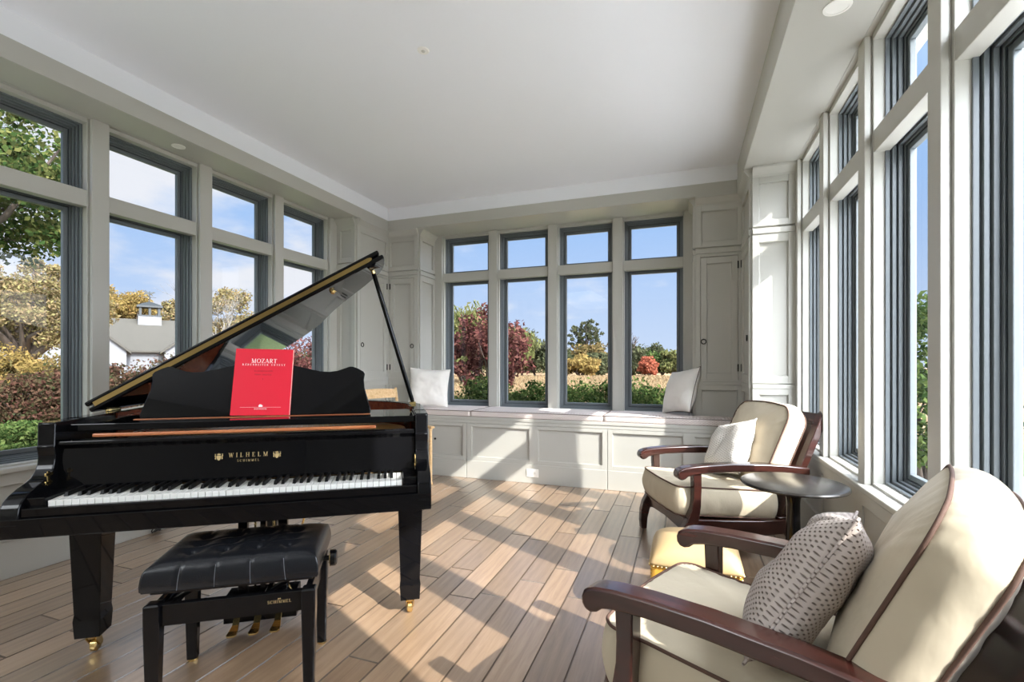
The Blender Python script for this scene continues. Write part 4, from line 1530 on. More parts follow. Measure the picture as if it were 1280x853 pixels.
def densify(poly, step=0.022):
    out = []
    for i, p in enumerate(poly):
        q = poly[(i + 1) % len(poly)]
        L = math.hypot(q[0] - p[0], q[1] - p[1])
        k = max(1, int(L / step))
        for j in range(k):
            out.append((p[0] + (q[0] - p[0]) * j / k, p[1] + (q[1] - p[1]) * j / k))
    return out


def cushion(name, outline, t, dome, bulge, m3, mat, pipe, parent, center=(0, 0), gather=0.0032, wrinkle=0.009, seed=0, pipe_r=0.005, power=2.4):
    """boxed cushion: two domed faces, a bulging border between two piped seams; m3 maps (a, b, c) to space"""
    n = len(outline)
    cx, cy = center
    area = sum(outline[i][0] * outline[(i + 1) % n][1] - outline[(i + 1) % n][0] * outline[i][1] for i in range(n))
    sg = 1 if area > 0 else -1
    nrm = []
    for i in range(n):
        p, q = outline[i - 1], outline[(i + 1) % n]
        L = math.hypot(q[0] - p[0], q[1] - p[1]) or 1
        nrm.append((sg * (q[1] - p[1]) / L, -sg * (q[0] - p[0]) / L))
    off = seed * 3.7

    def wr(a, b, c):
        return mnoise.noise(Vector((a * 6 + off, b * 6, c * 6))) * wrinkle + mnoise.noise(Vector((a * 17, b * 17 + off, c * 17))) * wrinkle * 0.45 + abs(mnoise.noise(Vector((a * 5 + b * 9, b * 4 - a * 3 + off, c * 3)))) * wrinkle * 0.9

    def capring(s, side):
        r = []
        for i, (x, y) in enumerate(outline):
            a, b = cx + (x - cx) * s, cy + (y - cy) * s
            g = gather * math.sin(i * 1.9 + 2 * math.sin(i * 0.37 + off)) * s ** 6
            c = t / 2 + dome * (1 - s ** power) + wr(a, b, side) * (1 - s ** 4) + g * (1 if s < 1 else 0)
            r.append(m3(a, b, side * c))
        return r
    mb = MB()
    S = [0.02, 0.15, 0.3, 0.45, 0.6, 0.72, 0.82, 0.90, 0.95, 0.98, 1.0]
    rings = [capring(s, 1) for s in S]
    for k in range(1, 8):
        f = k / 8
        c = t / 2 - t * f
        r = []
        for i, (x, y) in enumerate(outline):
            g = gather * math.sin(i * 1.9 + 2 * math.sin(i * 0.37 + off) + 1.0) * abs(2 * f - 1) ** 2
            bb = bulge * math.sin(PI * f) + g + wr(x, y, c) * 0.7 * math.sin(PI * f)
            r.append(m3(x + nrm[i][0] * bb, y + nrm[i][1] * bb, c))
        rings.append(r)
    rings += [capring(s, -1) for s in reversed(S)]
    mb.loft(rings)
    o = mb.build(name, mat, parent, smooth=True)
    for side in (1, -1):
        mb = MB()
        mb.tube([m3(x + nx * 0.002, y + ny * 0.002, side * (t / 2 + 0.001)) for (x, y), (nx, ny) in zip(outline, nrm)], pipe_r, 7, closed=True)
        mb.build('piping', pipe, o, smooth=True)
    return o


def throw_pillow(name, label, cat, w, h, t, mat, pipe, loc, rot, group, seed=0, sag=0.0, pipe_r=0.004, dent=0.0):
    """knife edged pillow in its own x-z plane, thickness along y; rot is a 3x3 matrix"""
    off = seed * 5.1
    N = 44

    def P(u, v, side):
        x, y = u * 2 - 1, v * 2 - 1
        px = x * w / 2 * (1 - 0.085 * (1 - y * y) * abs(x) ** 1.5)
        pz = y * h / 2 * (1 - 0.085 * (1 - x * x) * abs(y) ** 1.5)
        k = max(0.0, (1 - x ** 4) * (1 - y ** 4)) ** 0.62
        k *= (1 - 0.30 * (x * x * y * y))
        th = t / 2 * k
        th += (mnoise.noise(Vector((px * 9 + off, pz * 9, side * 2.0))) * 0.014 + mnoise.noise(Vector((px * 24, pz * 24 + off, side))) * 0.004) * k
        if dent:
            th -= dent * math.exp(-((x - 0.1) ** 2 + (y - 0.35) ** 2) / 0.10) * k * (1 if side < 0 else 0.2)
        if dent:
            th -= dent * 0.7 * math.exp(-((x * 0.75 - y * 0.66 + 0.05 + 0.15 * math.sin(3 * y)) / 0.10) ** 2) * k * (1 if side < 0 else 0.2)
        bend = sag * (x * x + y * y * 0.5)
        return Vector((px, side * th + bend, pz))
    mb = MB()
    mb.grid(lambda u, v: P(u, v, -1), N, N)
    mb.grid(lambda u, v: P(u, v, 1), N, N)
    o = mb.build(name, mat, None, smooth=True, merge=True)
    pts = [P(i / N, 0, 1) for i in range(N)] + [P(1, i / N, 1) for i in range(N)] + [P(1 - i / N, 1, 1) for i in range(N)] + [P(0, 1 - i / N, 1) for i in range(N)]
    mb = MB(); mb.tube(pts, pipe_r, 6, closed=True)
    mb.build('piping', pipe, o, smooth=True)
    o.matrix_world = Matrix.Translation(loc) @ rot.to_4x4()
    tag(o, label, cat, group)
    return o


def facing(f, lean, roll=0.0):
    """rotation whose -y axis points along f tipped back by lean, rolled in its own plane"""
    f = Vector((f[0], f[1], 0)).normalized()
    up = Vector((0, 0, 1))
    y = (-f * math.cos(lean) - up * math.sin(lean)).normalized()
    x = y.cross(up).normalized()
    z = x.cross(y)
    m = Matrix((x, y, z)).transposed()
    return m @ Matrix.Rotation(roll, 3, 'Y')


# window seat cushions
for i, (lab, poly, cen) in enumerate((
        ('left window seat cushion, under the white linen pillow', [(-2.950, 4.712), (-2.180, 4.712), (-2.180, 5.27), (-2.950, 5.27)], (-2.56, 4.99)),
        ('middle window seat cushion, bare and between two others', [(-2.172, 4.712), (-0.758, 4.712), (-0.758, 5.27), (-2.172, 5.27)], (-1.46, 4.99)),
        ('right window seat cushion, running behind the far armchair', [(-0.750, 4.712), (0.49, 4.712), (0.49, 4.962), (0.078, 4.962), (0.078, 5.27), (-0.750, 5.27)], (-0.25, 4.86)))):
    t = thing('seat_cushion', lab, 'cushion', (cen[0], cen[1], 0.661), group='cushions along the window seat')
    ol = densify([(x - cen[0], y - cen[1]) for x, y in poly], 0.03)
    cushion('pad', ol, 0.056, 0.012, 0.004, lambda a, b, c: (a, b, 0.029 + c), M['weave'], M['greypiping'], t, gather=0.001, wrinkle=0.004, seed=i, pipe_r=0.0035, power=8)

throw_pillow('linen_pillow', 'white linen pillow at the left end of the window seat', 'pillow', 0.46, 0.46, 0.15, M['whitecloth'], M['whitecloth'],
             Vector((-2.775, 4.885, 0.735 + 0.215)), facing((0.42, -0.9), R(14), R(3)), 'linen pillows on the window seat', seed=1)
throw_pillow('linen_pillow', 'grey white linen pillow leaning at the right end of the window seat', 'pillow', 0.46, 0.46, 0.16, M['whitecloth'], M['greypiping'],
             Vector((-0.04, 5.03, 0.735 + 0.222)), facing((-0.80, -0.52), R(20), R(-8)), 'linen pillows on the window seat', seed=2)


# ------------------------------------------------------------------ lounge armchairs
def armchair(label, loc, f):
    rz = math.atan2(f[1], f[0]) - PI / 2
    t = thing('lounge_armchair', label, 'armchair', (loc[0], loc[1], 0), rz, 'cream cushioned mahogany armchairs')
    W = 0.325
    armp = [(0.396, 0.572), (0.403, 0.554), (0.401, 0.534), (0.390, 0.519), (0.372, 0.515), (0.354, 0.521), (0.336, 0.536), (0.30, 0.545), (0.20, 0.556), (0.05, 0.560), (-0.15, 0.556), (-0.30, 0.546), (-0.45, 0.530),
            (-0.45, 0.575), (-0.30, 0.594), (-0.15, 0.606), (0.05, 0.611), (0.20, 0.607), (0.30, 0.600), (0.36, 0.590), (0.385, 0.580)]
    postp = [(0.300, 0.556), (0.296, 0.46), (0.298, 0.40), (0.310, 0.33), (0.340, 0.26), (0.372, 0.20), (0.388, 0.14), (0.392, 0.06), (0.386, 0.0),
             (0.346, 0.0), (0.340, 0.08), (0.322, 0.15), (0.285, 0.20), (0.262, 0.27), (0.250, 0.35), (0.246, 0.45), (0.246, 0.556)]
    stile = [(-0.285, 0.19), (-0.33, 0.19), (-0.46, 0.50), (-0.635, 0.885), (-0.655, 0.905), (-0.640, 0.925), (-0.605, 0.915), (-0.585, 0.895), (-0.41, 0.50)]
    rear = [(-0.27, 0.26), (-0.36, 0.26), (-0.40, 0.14), (-0.47, 0.0), (-0.43, 0.0), (-0.345, 0.12)]
    rail = [(0.33, 0.175), (0.33, 0.270), (0.10, 0.255), (-0.15, 0.245), (-0.33, 0.250), (-0.33, 0.165), (-0.12, 0.150), (0.10, 0.155)]
    for s in (-1, 1):
        mb = MB(); mb.prism(armp, lambda a, b, q: (s * W + q, a, b), -0.038, 0.038)
        smooth_by_angle(mb.build('arm', M['mahogany'], t, bevel=0.008), 30)
        mb = MB(); mb.prism(postp, lambda a, b, q: (s * W + q, a, b), -0.026, 0.026)
        smooth_by_angle(mb.build('front_leg', M['mahogany'], t, bevel=0.005), 30)
        mb = MB(); mb.prism(rear, lambda a, b, q: (s * (W - 0.03) + q, a, b), -0.024, 0.024)
        smooth_by_angle(mb.build('rear_leg', M['mahogany'], t, bevel=0.005), 30)
        mb = MB(); mb.prism(rail, lambda a, b, q: (s * (W - 0.005) + q, a, b), -0.017, 0.017)
        smooth_by_angle(mb.build('side_rail', M['mahogany'], t, bevel=0.004), 30)
        mb = MB(); mb.prism(stile, lambda a, b, q: (s * (W - 0.068) + q, a, b), -0.028, 0.028)
        smooth_by_angle(mb.build('back_stile', M['mahogany'], t, bevel=0.006), 30)
    mb = MB()
    fr = [(-0.30, 0.27), (0.30, 0.27), (0.30, 0.165), (0.2, 0.185), (0.0, 0.195), (-0.2, 0.185), (-0.30, 0.165)]
    mb.prism(fr, lambda a, b, q: (a, 0.325 + q, b), -0.014, 0.014)
    mb.build('front_rail', M['mahogany'], t, bevel=0.003)
    mb = MB()
    mb.box(-0.30, 0.30, -0.33, -0.30, 0.17, 0.25)
    mb.box(-0.31, 0.31, -0.32, 0.315, 0.232, 0.244)
    mb.build('seat_base', M['mahogany'], t, bevel=0.002)
    mb = MB()

    def bp(h):          # along the reclined back
        k = (h - 0.19) / (0.90 - 0.19)
        return -0.30 - 0.315 * k
    for z0, z1 in ((0.83, 0.90), (0.27, 0.32)):
        mb = MB()
        q0, q1 = bp(z0), bp(z1)
        mb.loft([[(x, q0 + 0.012, z0), (x, q0 - 0.016, z0), (x, q1 - 0.016, z1), (x, q1 + 0.012, z1)] for x in (-0.245, 0.245)])
        mb.build('back_rail', M['mahogany'], t, bevel=0.004)
    mb = MB()
    mb.loft([[(x, bp(0.315) + 0.004, 0.315), (x, bp(0.315) - 0.008, 0.315), (x, bp(0.835) - 0.008, 0.835), (x, bp(0.835) + 0.004, 0.835)] for x in (-0.245, 0.245)])
    mb.build('back_panel', M['mahogany'], t)
    # seat cushion, its front swelling out past the posts
    ol = rounded_rect(0.575, 0.66, 0.05)
    ol = [(x * (1.0 + 0.03 * max(0, min(1, (y - 0.20) / 0.12))), y + 0.022 * (1 - (x / 0.30) ** 2) * (1 if y > 0.2 else 0)) for x, y in ol]
    tl = R(4)
    cushion('seat_cushion', ol, 0.175, 0.030, 0.018, lambda a, b, c: (a, 0.040 + b * math.cos(tl), 0.350 + b * math.sin(tl) + c), M['cream'], M['piping'], t, center=(0, 0), seed=3)
    ol = rounded_rect(0.59, 0.54, 0.09, crown=0.025)
    rl = R(24)
    cushion('back_cushion', ol, 0.125, 0.050, 0.024,
            lambda a, b, c: (a, -0.312 - (b + 0.03) * math.sin(rl) - c * math.cos(rl), 0.665 + (b + 0.0) * math.cos(rl) - c * math.sin(rl)),
            M['cream'], M['piping'], t, center=(0, 0), seed=5)
    return t


F1, C1 = Vector((-0.923, 0.384, 0)), Vector((0.229, 1.549, 0))
F2, C2 = Vector((-0.908, -0.419, 0)), Vector((0.175, 3.575, 0))
armchair('nearest cream cushioned dark wood armchair, in the lower right corner', C1, F1)
armchair('farther cream cushioned dark wood armchair, beside the window seat and round table', C2, F2)


def on_chair(c, f, x, y, z):
    rt = Vector((f.y, -f.x, 0))
    return Vector((c.x, c.y, 0)) + rt * x + f * y + Vector((0, 0, z))


throw_pillow('knit_pillow', 'open knit taupe pillow on the nearest armchair', 'pillow', 0.43, 0.43, 0.17, M['knit'], M['knit'],
             on_chair(C1, F1, -0.065, -0.105, 0.655), facing(F1, R(30), R(-14)), 'knit pillows on the armchairs', seed=4, dent=0.03)
throw_pillow('knit_pillow', 'ribbed whitish knit pillow on the farther armchair', 'pillow', 0.40, 0.40, 0.16, M['knit_light'], M['knit_light'],
             on_chair(C2, F2, -0.01, -0.115, 0.645), facing(F2, R(28), R(-16)), 'knit pillows on the armchairs', seed=6, dent=0.02)

# ------------------------------------------------------------------ round side table
t = thing('side_table', 'dark round pedestal side table between the two armchairs', 'table', (0.530, 2.838, 0))
mb = MB()
mb.lathe([(0.0005, 0.590), (0.238, 0.590), (0.246, 0.593), (0.249, 0.600), (0.246, 0.607), (0.238, 0.610), (0.0005, 0.610)], seg=72)
smooth_by_angle(mb.build('tabletop', M['tabletop'], t), 30)
mb = MB(); mb.box(-0.10, 0.10, -0.10, 0.10, 0.567, 0.590)
mb.build('bearer', M['blackwood'], t, bevel=0.006)
mb = MB()
mb.lathe([(0.0005, 0.567), (0.050, 0.567), (0.046, 0.548), (0.034, 0.530), (0.031, 0.50), (0.032, 0.40), (0.036, 0.30), (0.046, 0.20), (0.056, 0.13), (0.058, 0.09), (0.045, 0.06), (0.050, 0.05), (0.0005, 0.05)], seg=28)
smooth_by_angle(mb.build('pedestal', M['blackwood'], t), 40)
mb = MB()
mb.lathe([(0.0005, 0.0), (0.175, 0.0), (0.182, 0.008), (0.178, 0.020), (0.13, 0.032), (0.06, 0.046), (0.0005, 0.05)], seg=48)
smooth_by_angle(mb.build('base', M['blackwood'], t), 40)

# ------------------------------------------------------------------ leather ottoman
t = thing('ottoman', 'low square golden leather ottoman with nailhead trim between the armchairs', 'ottoman', (0.045, 2.485, 0), R(0))
HWO, HDO = 0.195, 0.195
mb = MB()
mb.box(-HWO, HWO, -HDO, HDO, 0.07, 0.305)
mb.build('side', M['ottoman_side'], t, bevel=0.02, seg=3)
mb = MB()


def otop(u, v):
    x, y = u * 2 - 1, v * 2 - 1
    k = max(0, (1 - x ** 4) * (1 - y ** 4)) ** 0.5
    return (x * (HWO + 0.006) * (1 - 0.03 * (abs(y) ** 6)), y * (HDO + 0.006) * (1 - 0.03 * (abs(x) ** 6)), 0.312 + 0.072 * k + 0.012 * (1 - x * x) * (1 - y * y))


mb.grid(otop, 30, 30)
per = [otop(i / 30, 0) for i in range(30)] + [otop(1, i / 30) for i in range(30)] + [otop(1 - i / 30, 1) for i in range(30)] + [otop(0, 1 - i / 30) for i in range(30)]
mb.loft([per, [(x, y, 0.300) for x, y, z in per], [(x * 0.95, y * 0.95, 0.300) for x, y, z in per]], cap=False)
mb.build('top_cushion', M['ottoman_leather'], t, smooth=True, merge=True)
mb = MB()
for sd in range(4):
    a = sd * PI / 2
    for k in range(21):
        q = -0.180 + 0.360 * k / 20
        x, y = q, -(HWO + 0.003)
        mb.ball((x * math.cos(a) - y * math.sin(a), x * math.sin(a) + y * math.cos(a), 0.296), 0.0058, seg=8)
for sx in (-1, 1):
    for sy in (-1, 1):
        for k in range(11):
            mb.ball((sx * (HWO + 0.0015) - sx * 0.006, sy * (HDO + 0.0015) - sy * 0.012, 0.09 + k * 0.019), 0.0058, seg=8)
mb.build('nailhead_trim', M['brass'], t, smooth=True)
for sx in (-1, 1):
    for sy in (-1, 1):
        mb = MB()
        mb.lathe([(0.0005, 0.0), (0.018, 0.0), (0.026, 0.035), (0.030, 0.07), (0.0005, 0.07)], (sx * 0.155, sy * 0.155, 0), 16)
        mb.build('foot', M['mahogany'], t, smooth=False)

# ------------------------------------------------------------------ pale wooden armchair behind the piano
fw_ = Vector((0.954, -0.30, 0))
t = thing('wooden_armchair', 'pale wooden armchair between the piano and the window seat', 'chair', (-2.760, 4.168, 0), math.atan2(fw_.y, fw_.x) - PI / 2)
mb = MB()
mb.grid(lambda u, v: ((u - 0.5) * (0.46 + 0.04 * v), (v - 0.5) * 0.44, 0.455 - 0.012 * math.sin(PI * u) * math.sin(PI * v)), 12, 12)
o = mb.build('seat', M['palewood'], t, smooth=True)
sd_ = o.modifiers.new('thickness', 'SOLIDIFY'); sd_.thickness = 0.03; sd_.offset = -1
for s in (-1, 1):
    mb = MB()
    mb.tube([(s * 0.225, -0.22, 0.0), (s * 0.225, -0.215, 0.45), (s * 0.235, -0.245, 0.75), (s * 0.24, -0.285, 0.97)], [0.017, 0.019, 0.018, 0.014], 10)
    mb.build('rear_leg', M['palewood'], t, smooth=True)
    mb = MB()
    mb.tube([(s * 0.245, 0.262, 0.0), (s * 0.245, 0.262, 0.012), (s * 0.245, 0.262, 0.03), (s * 0.245, 0.260, 0.30), (s * 0.245, 0.26, 0.545), (s * 0.245, 0.26, 0.570)], [0.022, 0.022, 0.016, 0.018, 0.015, 0.022], 12)
    mb.build('front_leg', M['palewood'], t, smooth=True)
    mb = MB()
    mb.loft([[(s * 0.245 - w, y, z - 0.011), (s * 0.245 + w, y, z - 0.011), (s * 0.245 + w, y, z + 0.011), (s * 0.245 - w, y, z + 0.011)] for y, z, w in ((-0.235, 0.605, 0.018), (0.0, 0.60, 0.022), (0.24, 0.584, 0.028), (0.295, 0.580, 0.024))])
    mb.build('arm', M['palewood'], t, bevel=0.005)
for z0, z1 in ((0.865, 0.955), (0.70, 0.76)):
    mb = MB()
    ym = lambda z: -0.245 - (z - 0.75) * 0.18
    mb.loft([[(x, ym(z0) - 0.02 * (1 - (x / 0.235) ** 2) + 0.009, z0), (x, ym(z0) - 0.02 * (1 - (x / 0.235) ** 2) - 0.009, z0),
              (x, ym(z1) - 0.02 * (1 - (x / 0.235) ** 2) - 0.009, z1 + 0.012 * (1 - (x / 0.235) ** 2)), (x, ym(z1) - 0.02 * (1 - (x / 0.235) ** 2) + 0.009, z1 + 0.012 * (1 - (x / 0.235) ** 2))] for x in [-0.235 + 0.47 * k / 12 for k in range(13)]])
    mb.build('back_slat', M['palewood'], t, bevel=0.003)
mb = MB()
for s in (-1, 1):
    mb.cyl((s * 0.225, -0.215, 0.20), (s * 0.245, 0.26, 0.20), 0.010)
mb.cyl((-0.235, 0.02, 0.20), (0.235, 0.02, 0.20), 0.010)
mb.build('stretcher', M['palewood'], t, smooth=True)


# ------------------------------------------------------------------ outdoors
GZ = -0.35
mb = MB(); mb.box(-260, 200, -120, 260, GZ - 0.3, GZ)
structure(mb.build('ground', M['ground']))
mb = MB(); mb.box(XR + OUT, 9.0, -7.0, 8.5, GZ - 0.1, GZ + 0.04)  # added pale slab, throws neutral light up to the ceiling
tag(mb.build('bounce_slab', M['bounce_slab']), 'pale slab added outside the right hand windows to bounce light in', 'bounce_slab', kind='structure')


def leaves(name, centers, spreads, n, size, mat, parent=None, seed=1, asp=0.55, droop=0.0, kind=None):
    """n leaf blades scattered in gaussian clumps"""
    rg = np.random.default_rng(seed)
    centers = np.asarray(centers, float); spreads = np.asarray(spreads, float)
    idx = rg.integers(0, len(centers), n)
    v = rg.normal(size=(n, 3))
    v /= np.linalg.norm(v, axis=1)[:, None]
    p = centers[idx] + v * (rg.random(n) ** 0.45)[:, None] * spreads[idx]
    a = rg.normal(size=(n, 3)); a[:, 2] -= droop; a /= np.linalg.norm(a, axis=1)[:, None]
    b = rg.normal(size=(n, 3)); b -= a * (a * b).sum(1)[:, None]; b /= np.linalg.norm(b, axis=1)[:, None]
    c = np.cross(a, b)
    s = size * rg.uniform(0.6, 1.25, n)[:, None]
    # a kite folded along its midrib
    q = np.stack([p - a * s * 0.5, p + b * s * asp * 0.5 + c * s * 0.12, p + a * s * 0.6, p - b * s * asp * 0.5 + c * s * 0.12], axis=1).reshape(-1, 3)
    me = bpy.data.meshes.new(name)
    me.vertices.add(4 * n); me.vertices.foreach_set('co', q.ravel())
    me.loops.add(4 * n); me.loops.foreach_set('vertex_index', np.arange(4 * n, dtype=np.int32))
    me.polygons.add(n)
    me.polygons.foreach_set('loop_start', np.arange(0, 4 * n, 4, dtype=np.int32))
    me.polygons.foreach_set('loop_total', np.full(n, 4, dtype=np.int32))
    me.update(calc_edges=True)
    me.validate()
    me.materials.append(mat)
    o = bpy.data.objects.new(name, me)
    COL.objects.link(o)
    if parent is not None:
        o.parent = parent
    return o


def crown_clumps(rg, n, c, r, lo=-0.7, clump=0.3):
    cs, sp = [], []
    for _ in range(n):
        while True:
            v = np.array([rg.uniform(-1, 1), rg.uniform(-1, 1), rg.uniform(lo, 1)])
            if np.dot(v, v) < 1:
                break
        v = v * 0.86
        cs.append((c[0] + v[0] * r[0], c[1] + v[1] * r[1], c[2] + v[2] * r[2]))
        k = clump * rg.uniform(0.6, 1.3)
        sp.append((r[0] * k, r[1] * k, r[2] * k * 0.9))
    return cs, sp


def branches(mb, rg, base, tips, r0):
    base = Vector(base)
    for tp in tips:
        tp = Vector(tp)
        mid = base.lerp(tp, 0.5) + Vector((rg.uniform(-1, 1), rg.uniform(-1, 1), rg.uniform(-0.5, 1))) * (tp - base).length * 0.12
        mb.tube([base, base.lerp(mid, 0.5) + Vector((0, 0, 0.02)), mid, tp], [r0, r0 * 0.7, r0 * 0.42, r0 * 0.12], 6)


def tree(name, label, cat, pos, h, rad, mat, n=3000, leaf=0.25, crown0=0.3, nclump=40, clump=0.3, trunk_r=None, trunk_mat='bark', group=None,
         seed=1, droop=0.0, asp=0.55, nbr=9, top=1.0):
    t = thing(name, label, cat, (pos[0], pos[1], GZ), group=group)
    rg = np.random.default_rng(seed)
    hz = h - GZ
    c = (0, 0, hz * (crown0 + 1) / 2)
    rz = hz * (1 - crown0) / 2
    cs, sp = crown_clumps(rg, nclump, c, (rad, rad, rz), clump=clump)
    leaves('foliage', cs, sp, n, leaf, M[mat], t, seed, asp, droop)
    tr = trunk_r or max(0.03, rad * 0.05)
    mb = MB()
    fork = (0, 0, hz * crown0 * 1.02 + 0.05)
    mb.tube([(0, 0, -0.1), (0.02 * rad, 0, fork[2] * 0.5), fork], [tr * 1.4, tr, tr * 0.9], 9)
    sel = rg.choice(len(cs), min(nbr, len(cs)), replace=False)
    branches(mb, rg, fork, [cs[i] for i in sel], tr * 0.7)
    mb.build('trunk', M[trunk_mat], t, smooth=True)
    return t


def bare_tree(name, label, pos, h, rad, mat, seed=2, levels=4, r0=0.2, twigs=3):
    t = thing(name, label, 'tree', (pos[0], pos[1], GZ))
    rg = random.Random(seed)
    mb = MB()

    def grow(p, d, ln, r, lv):
        q = p + d * ln
        m = p.lerp(q, 0.5) + Vector((rg.uniform(-1, 1), rg.uniform(-1, 1), rg.uniform(-1, 1))) * ln * 0.07
        mb.tube([p, m, q], [r, r * 0.8, r * 0.6], 5)
        if lv == 0:
            return
        for _ in range(twigs):
            nd = (d + Vector((rg.uniform(-1, 1), rg.uniform(-1, 1), rg.uniform(-0.35, 0.7))) * rad).normalized()
            grow(q, nd, ln * rg.uniform(0.55, 0.85), r * 0.58, lv - 1)
    grow(Vector((0, 0, -0.1)), Vector((0, 0, 1)), (h - GZ) * 0.30, r0, levels)
    mb.build('branches', M[mat], t, smooth=True)
    return t


# --- through the back windows
for i, (x, y, h, r, w) in enumerate(((-3.75, 6.9, 0.86, 0.75, 'first'), (-2.75, 6.75, 1.02, 0.85, 'second'), (-1.75, 6.8, 1.06, 0.88, 'third'), (-0.75, 6.75, 1.05, 0.85, 'fourth'), (0.10, 6.85, 0.98, 0.62, 'fifth'))):
    tree('boxwood_shrub', ['low boxwood shrub outside the back window, at the foot of the red maple',
                           'boxwood shrub outside the second back window from the left', 'boxwood shrub outside the third back window, nearer its left post',
                           'bushy boxwood shrub filling the foot of the gap between third and fourth back windows', 'boxwood shrub outside the fourth back window, beside the right pillow'][i], 'shrub',
         (x, y), h, r, 'leaf_box', n=15000, leaf=0.055, crown0=0.05, nclump=80, clump=0.30, group='boxwood shrubs below the back windows', seed=20 + i, nbr=10)

p = at(612, 9.3)
tree('red_maple', 'small red leaved maple tree outside the left back windows', 'tree', p, 2.42, 0.86, 'leaf_red', n=6500, leaf=0.085, crown0=0.30, nclump=60, clump=0.24, trunk_r=0.035, seed=5, nbr=16)
p = at(578, 33)
tree('willow', 'tall yellow green weeping willow behind the red maple', 'tree', p, 5.6, 2.7, 'leaf_willow', n=9000, leaf=0.34, crown0=0.05, nclump=60, seed=6, droop=2.0, asp=0.3)
p = at(640, 36)
tree('willow', 'lower yellow green willow at the right edge of the red maple', 'tree', p, 4.4, 2.1, 'leaf_willow', n=7000, leaf=0.34, crown0=0.05, nclump=50, seed=7, droop=2.0, asp=0.3)

far = [  # u, d, height, radius, material, label, crown0, leaf, n
    (668, 62, 5.6, 3.2, 'leaf_dusty', 'dusty green round tree at the far edge of the meadow, right of the red maple', 0.05, 0.5, 3500),
    (690, 60, 4.4, 2.6, 'leaf_dusty', 'dusty green bush behind the post between second and third back windows', 0.0, 0.5, 3000),
    (708, 66, 4.2, 3.4, 'leaf_ochre', 'ochre tree at the left of the third back window, far side of the meadow', 0.0, 0.5, 3500),
    (724, 58, 2.6, 2.6, 'leaf_gold', 'low rounded golden bush below the tall sparse tree', 0.0, 0.4, 3500),
    (752, 66, 4.6, 3.0, 'leaf_ochre', 'orange tinged ochre tree right of the tall sparse tree', 0.0, 0.5, 3500),
    (744, 60, 2.8, 2.2, 'leaf_dusty', 'low grey green bush beside the golden bush', 0.0, 0.45, 2800),
    (790, 64, 3.6, 3.0, 'leaf_dusty', 'grey green bush below the bare dark tree', 0.0, 0.5, 3000),
    (806, 70, 4.8, 3.0, 'leaf_dusty', 'taller grey green tree behind the flame red bush', 0.0, 0.5, 3000),
    (812, 58, 2.2, 1.35, 'leaf_flame', 'flame red bush at the far edge of the meadow', 0.0, 0.35, 2600),
    (828, 64, 3.2, 2.4, 'leaf_green', 'dark green tree just right of the flame red bush', 0.0, 0.45, 2800),
    (844, 62, 3.3, 2.2, 'leaf_willow', 'yellow green bush at the right edge of the fourth back window', 0.0, 0.45, 2800),
    (652, 70, 5.0, 3.0, 'leaf_ochre', 'ochre tree half hidden by the red maple', 0.05, 0.5, 3000),
]
for i, (u, d, h, r, mt, lab, c0, lf_, n) in enumerate(far):
    tree('meadow_tree', lab, 'tree', at(u, d), h, r, mt, n=n, leaf=lf_, crown0=c0, nclump=36, seed=40 + i, group='trees along the far edge of the meadow')
p = at(731, 72)
tree('tall_tree', 'tall sparse tree with open crown beyond the meadow, in the third back window', 'tree', p, 8.3, 3.2, 'leaf_dusty', n=4200, leaf=0.32, crown0=0.36, nclump=110, clump=0.11, trunk_r=0.26, seed=9, nbr=24)
bare_tree('bare_tree', 'leafless dark tree at the left of the fourth back window', at(793, 66), 6.4, 0.55, 'bark', seed=4, levels=4, r0=0.22)
# a continuous low wood behind them
rg0 = np.random.default_rng(77)
cs, sp = [], []
for k in range(260):
    u = 330 + 800 * k / 260
    q = at(u + rg0.uniform(-3, 3), 92 + rg0.uniform(-4, 4))
    cs.append((q.x, q.y, rg0.uniform(0.2, 2.6))); sp.append((2.4, 2.4, 1.9))
w = leaves('distant_wood', cs, sp, 27000, 0.6, M['leaf_dusty'], None, 78)
tag(w, 'low dusty green wood along the horizon behind the meadow', 'wood', kind='stuff')

# tall meadow grass
rg = np.random.default_rng(11)
nb = 70000
ds = 22 + (rg.random(nb) ** 1.3) * 33
us = rg.uniform(330, 1120, nb)
c_, s_ = math.cos(YAW), math.sin(YAW)
tt = (us - 640) / 600
px = ds * (-s_ + c_ * tt); py = ds * (c_ + s_ * tt)
hh = rg.uniform(0.20, 0.50, nb) * np.clip((ds - 18) / 14, 0.3, 1)
an = rg.uniform(0, 2 * PI, nb)
wv = 0.05 + ds * 0.0012
bx, by = np.cos(an) * wv, np.sin(an) * wv
lx, ly = rg.normal(0, 0.25, nb), rg.normal(0, 0.25, nb)
z0 = np.full(nb, GZ - 0.02)
V = np.stack([np.stack([px - bx, py - by, z0], 1), np.stack([px + bx, py + by, z0], 1), np.stack([px + lx, py + ly, z0 + hh], 1)], 1).reshape(-1, 3)
me = bpy.data.meshes.new('meadow_grass')
me.vertices.add(3 * nb); me.vertices.foreach_set('co', V.ravel())
me.loops.add(3 * nb); me.loops.foreach_set('vertex_index', np.arange(3 * nb, dtype=np.int32))
me.polygons.add(nb); me.polygons.foreach_set('loop_start', np.arange(0, 3 * nb, 3, dtype=np.int32)); me.polygons.foreach_set('loop_total', np.full(nb, 3, dtype=np.int32))
me.update(calc_edges=True); me.validate()
me.materials.append(M['grass_tan'])
o = bpy.data.objects.new('meadow_grass', me); COL.objects.link(o)
tag(o, 'tall tan autumn grass filling the meadow behind the boxwoods', 'grass', kind='stuff')

# --- through the left windows
def pos_left(u, d):
    return at(u, d)


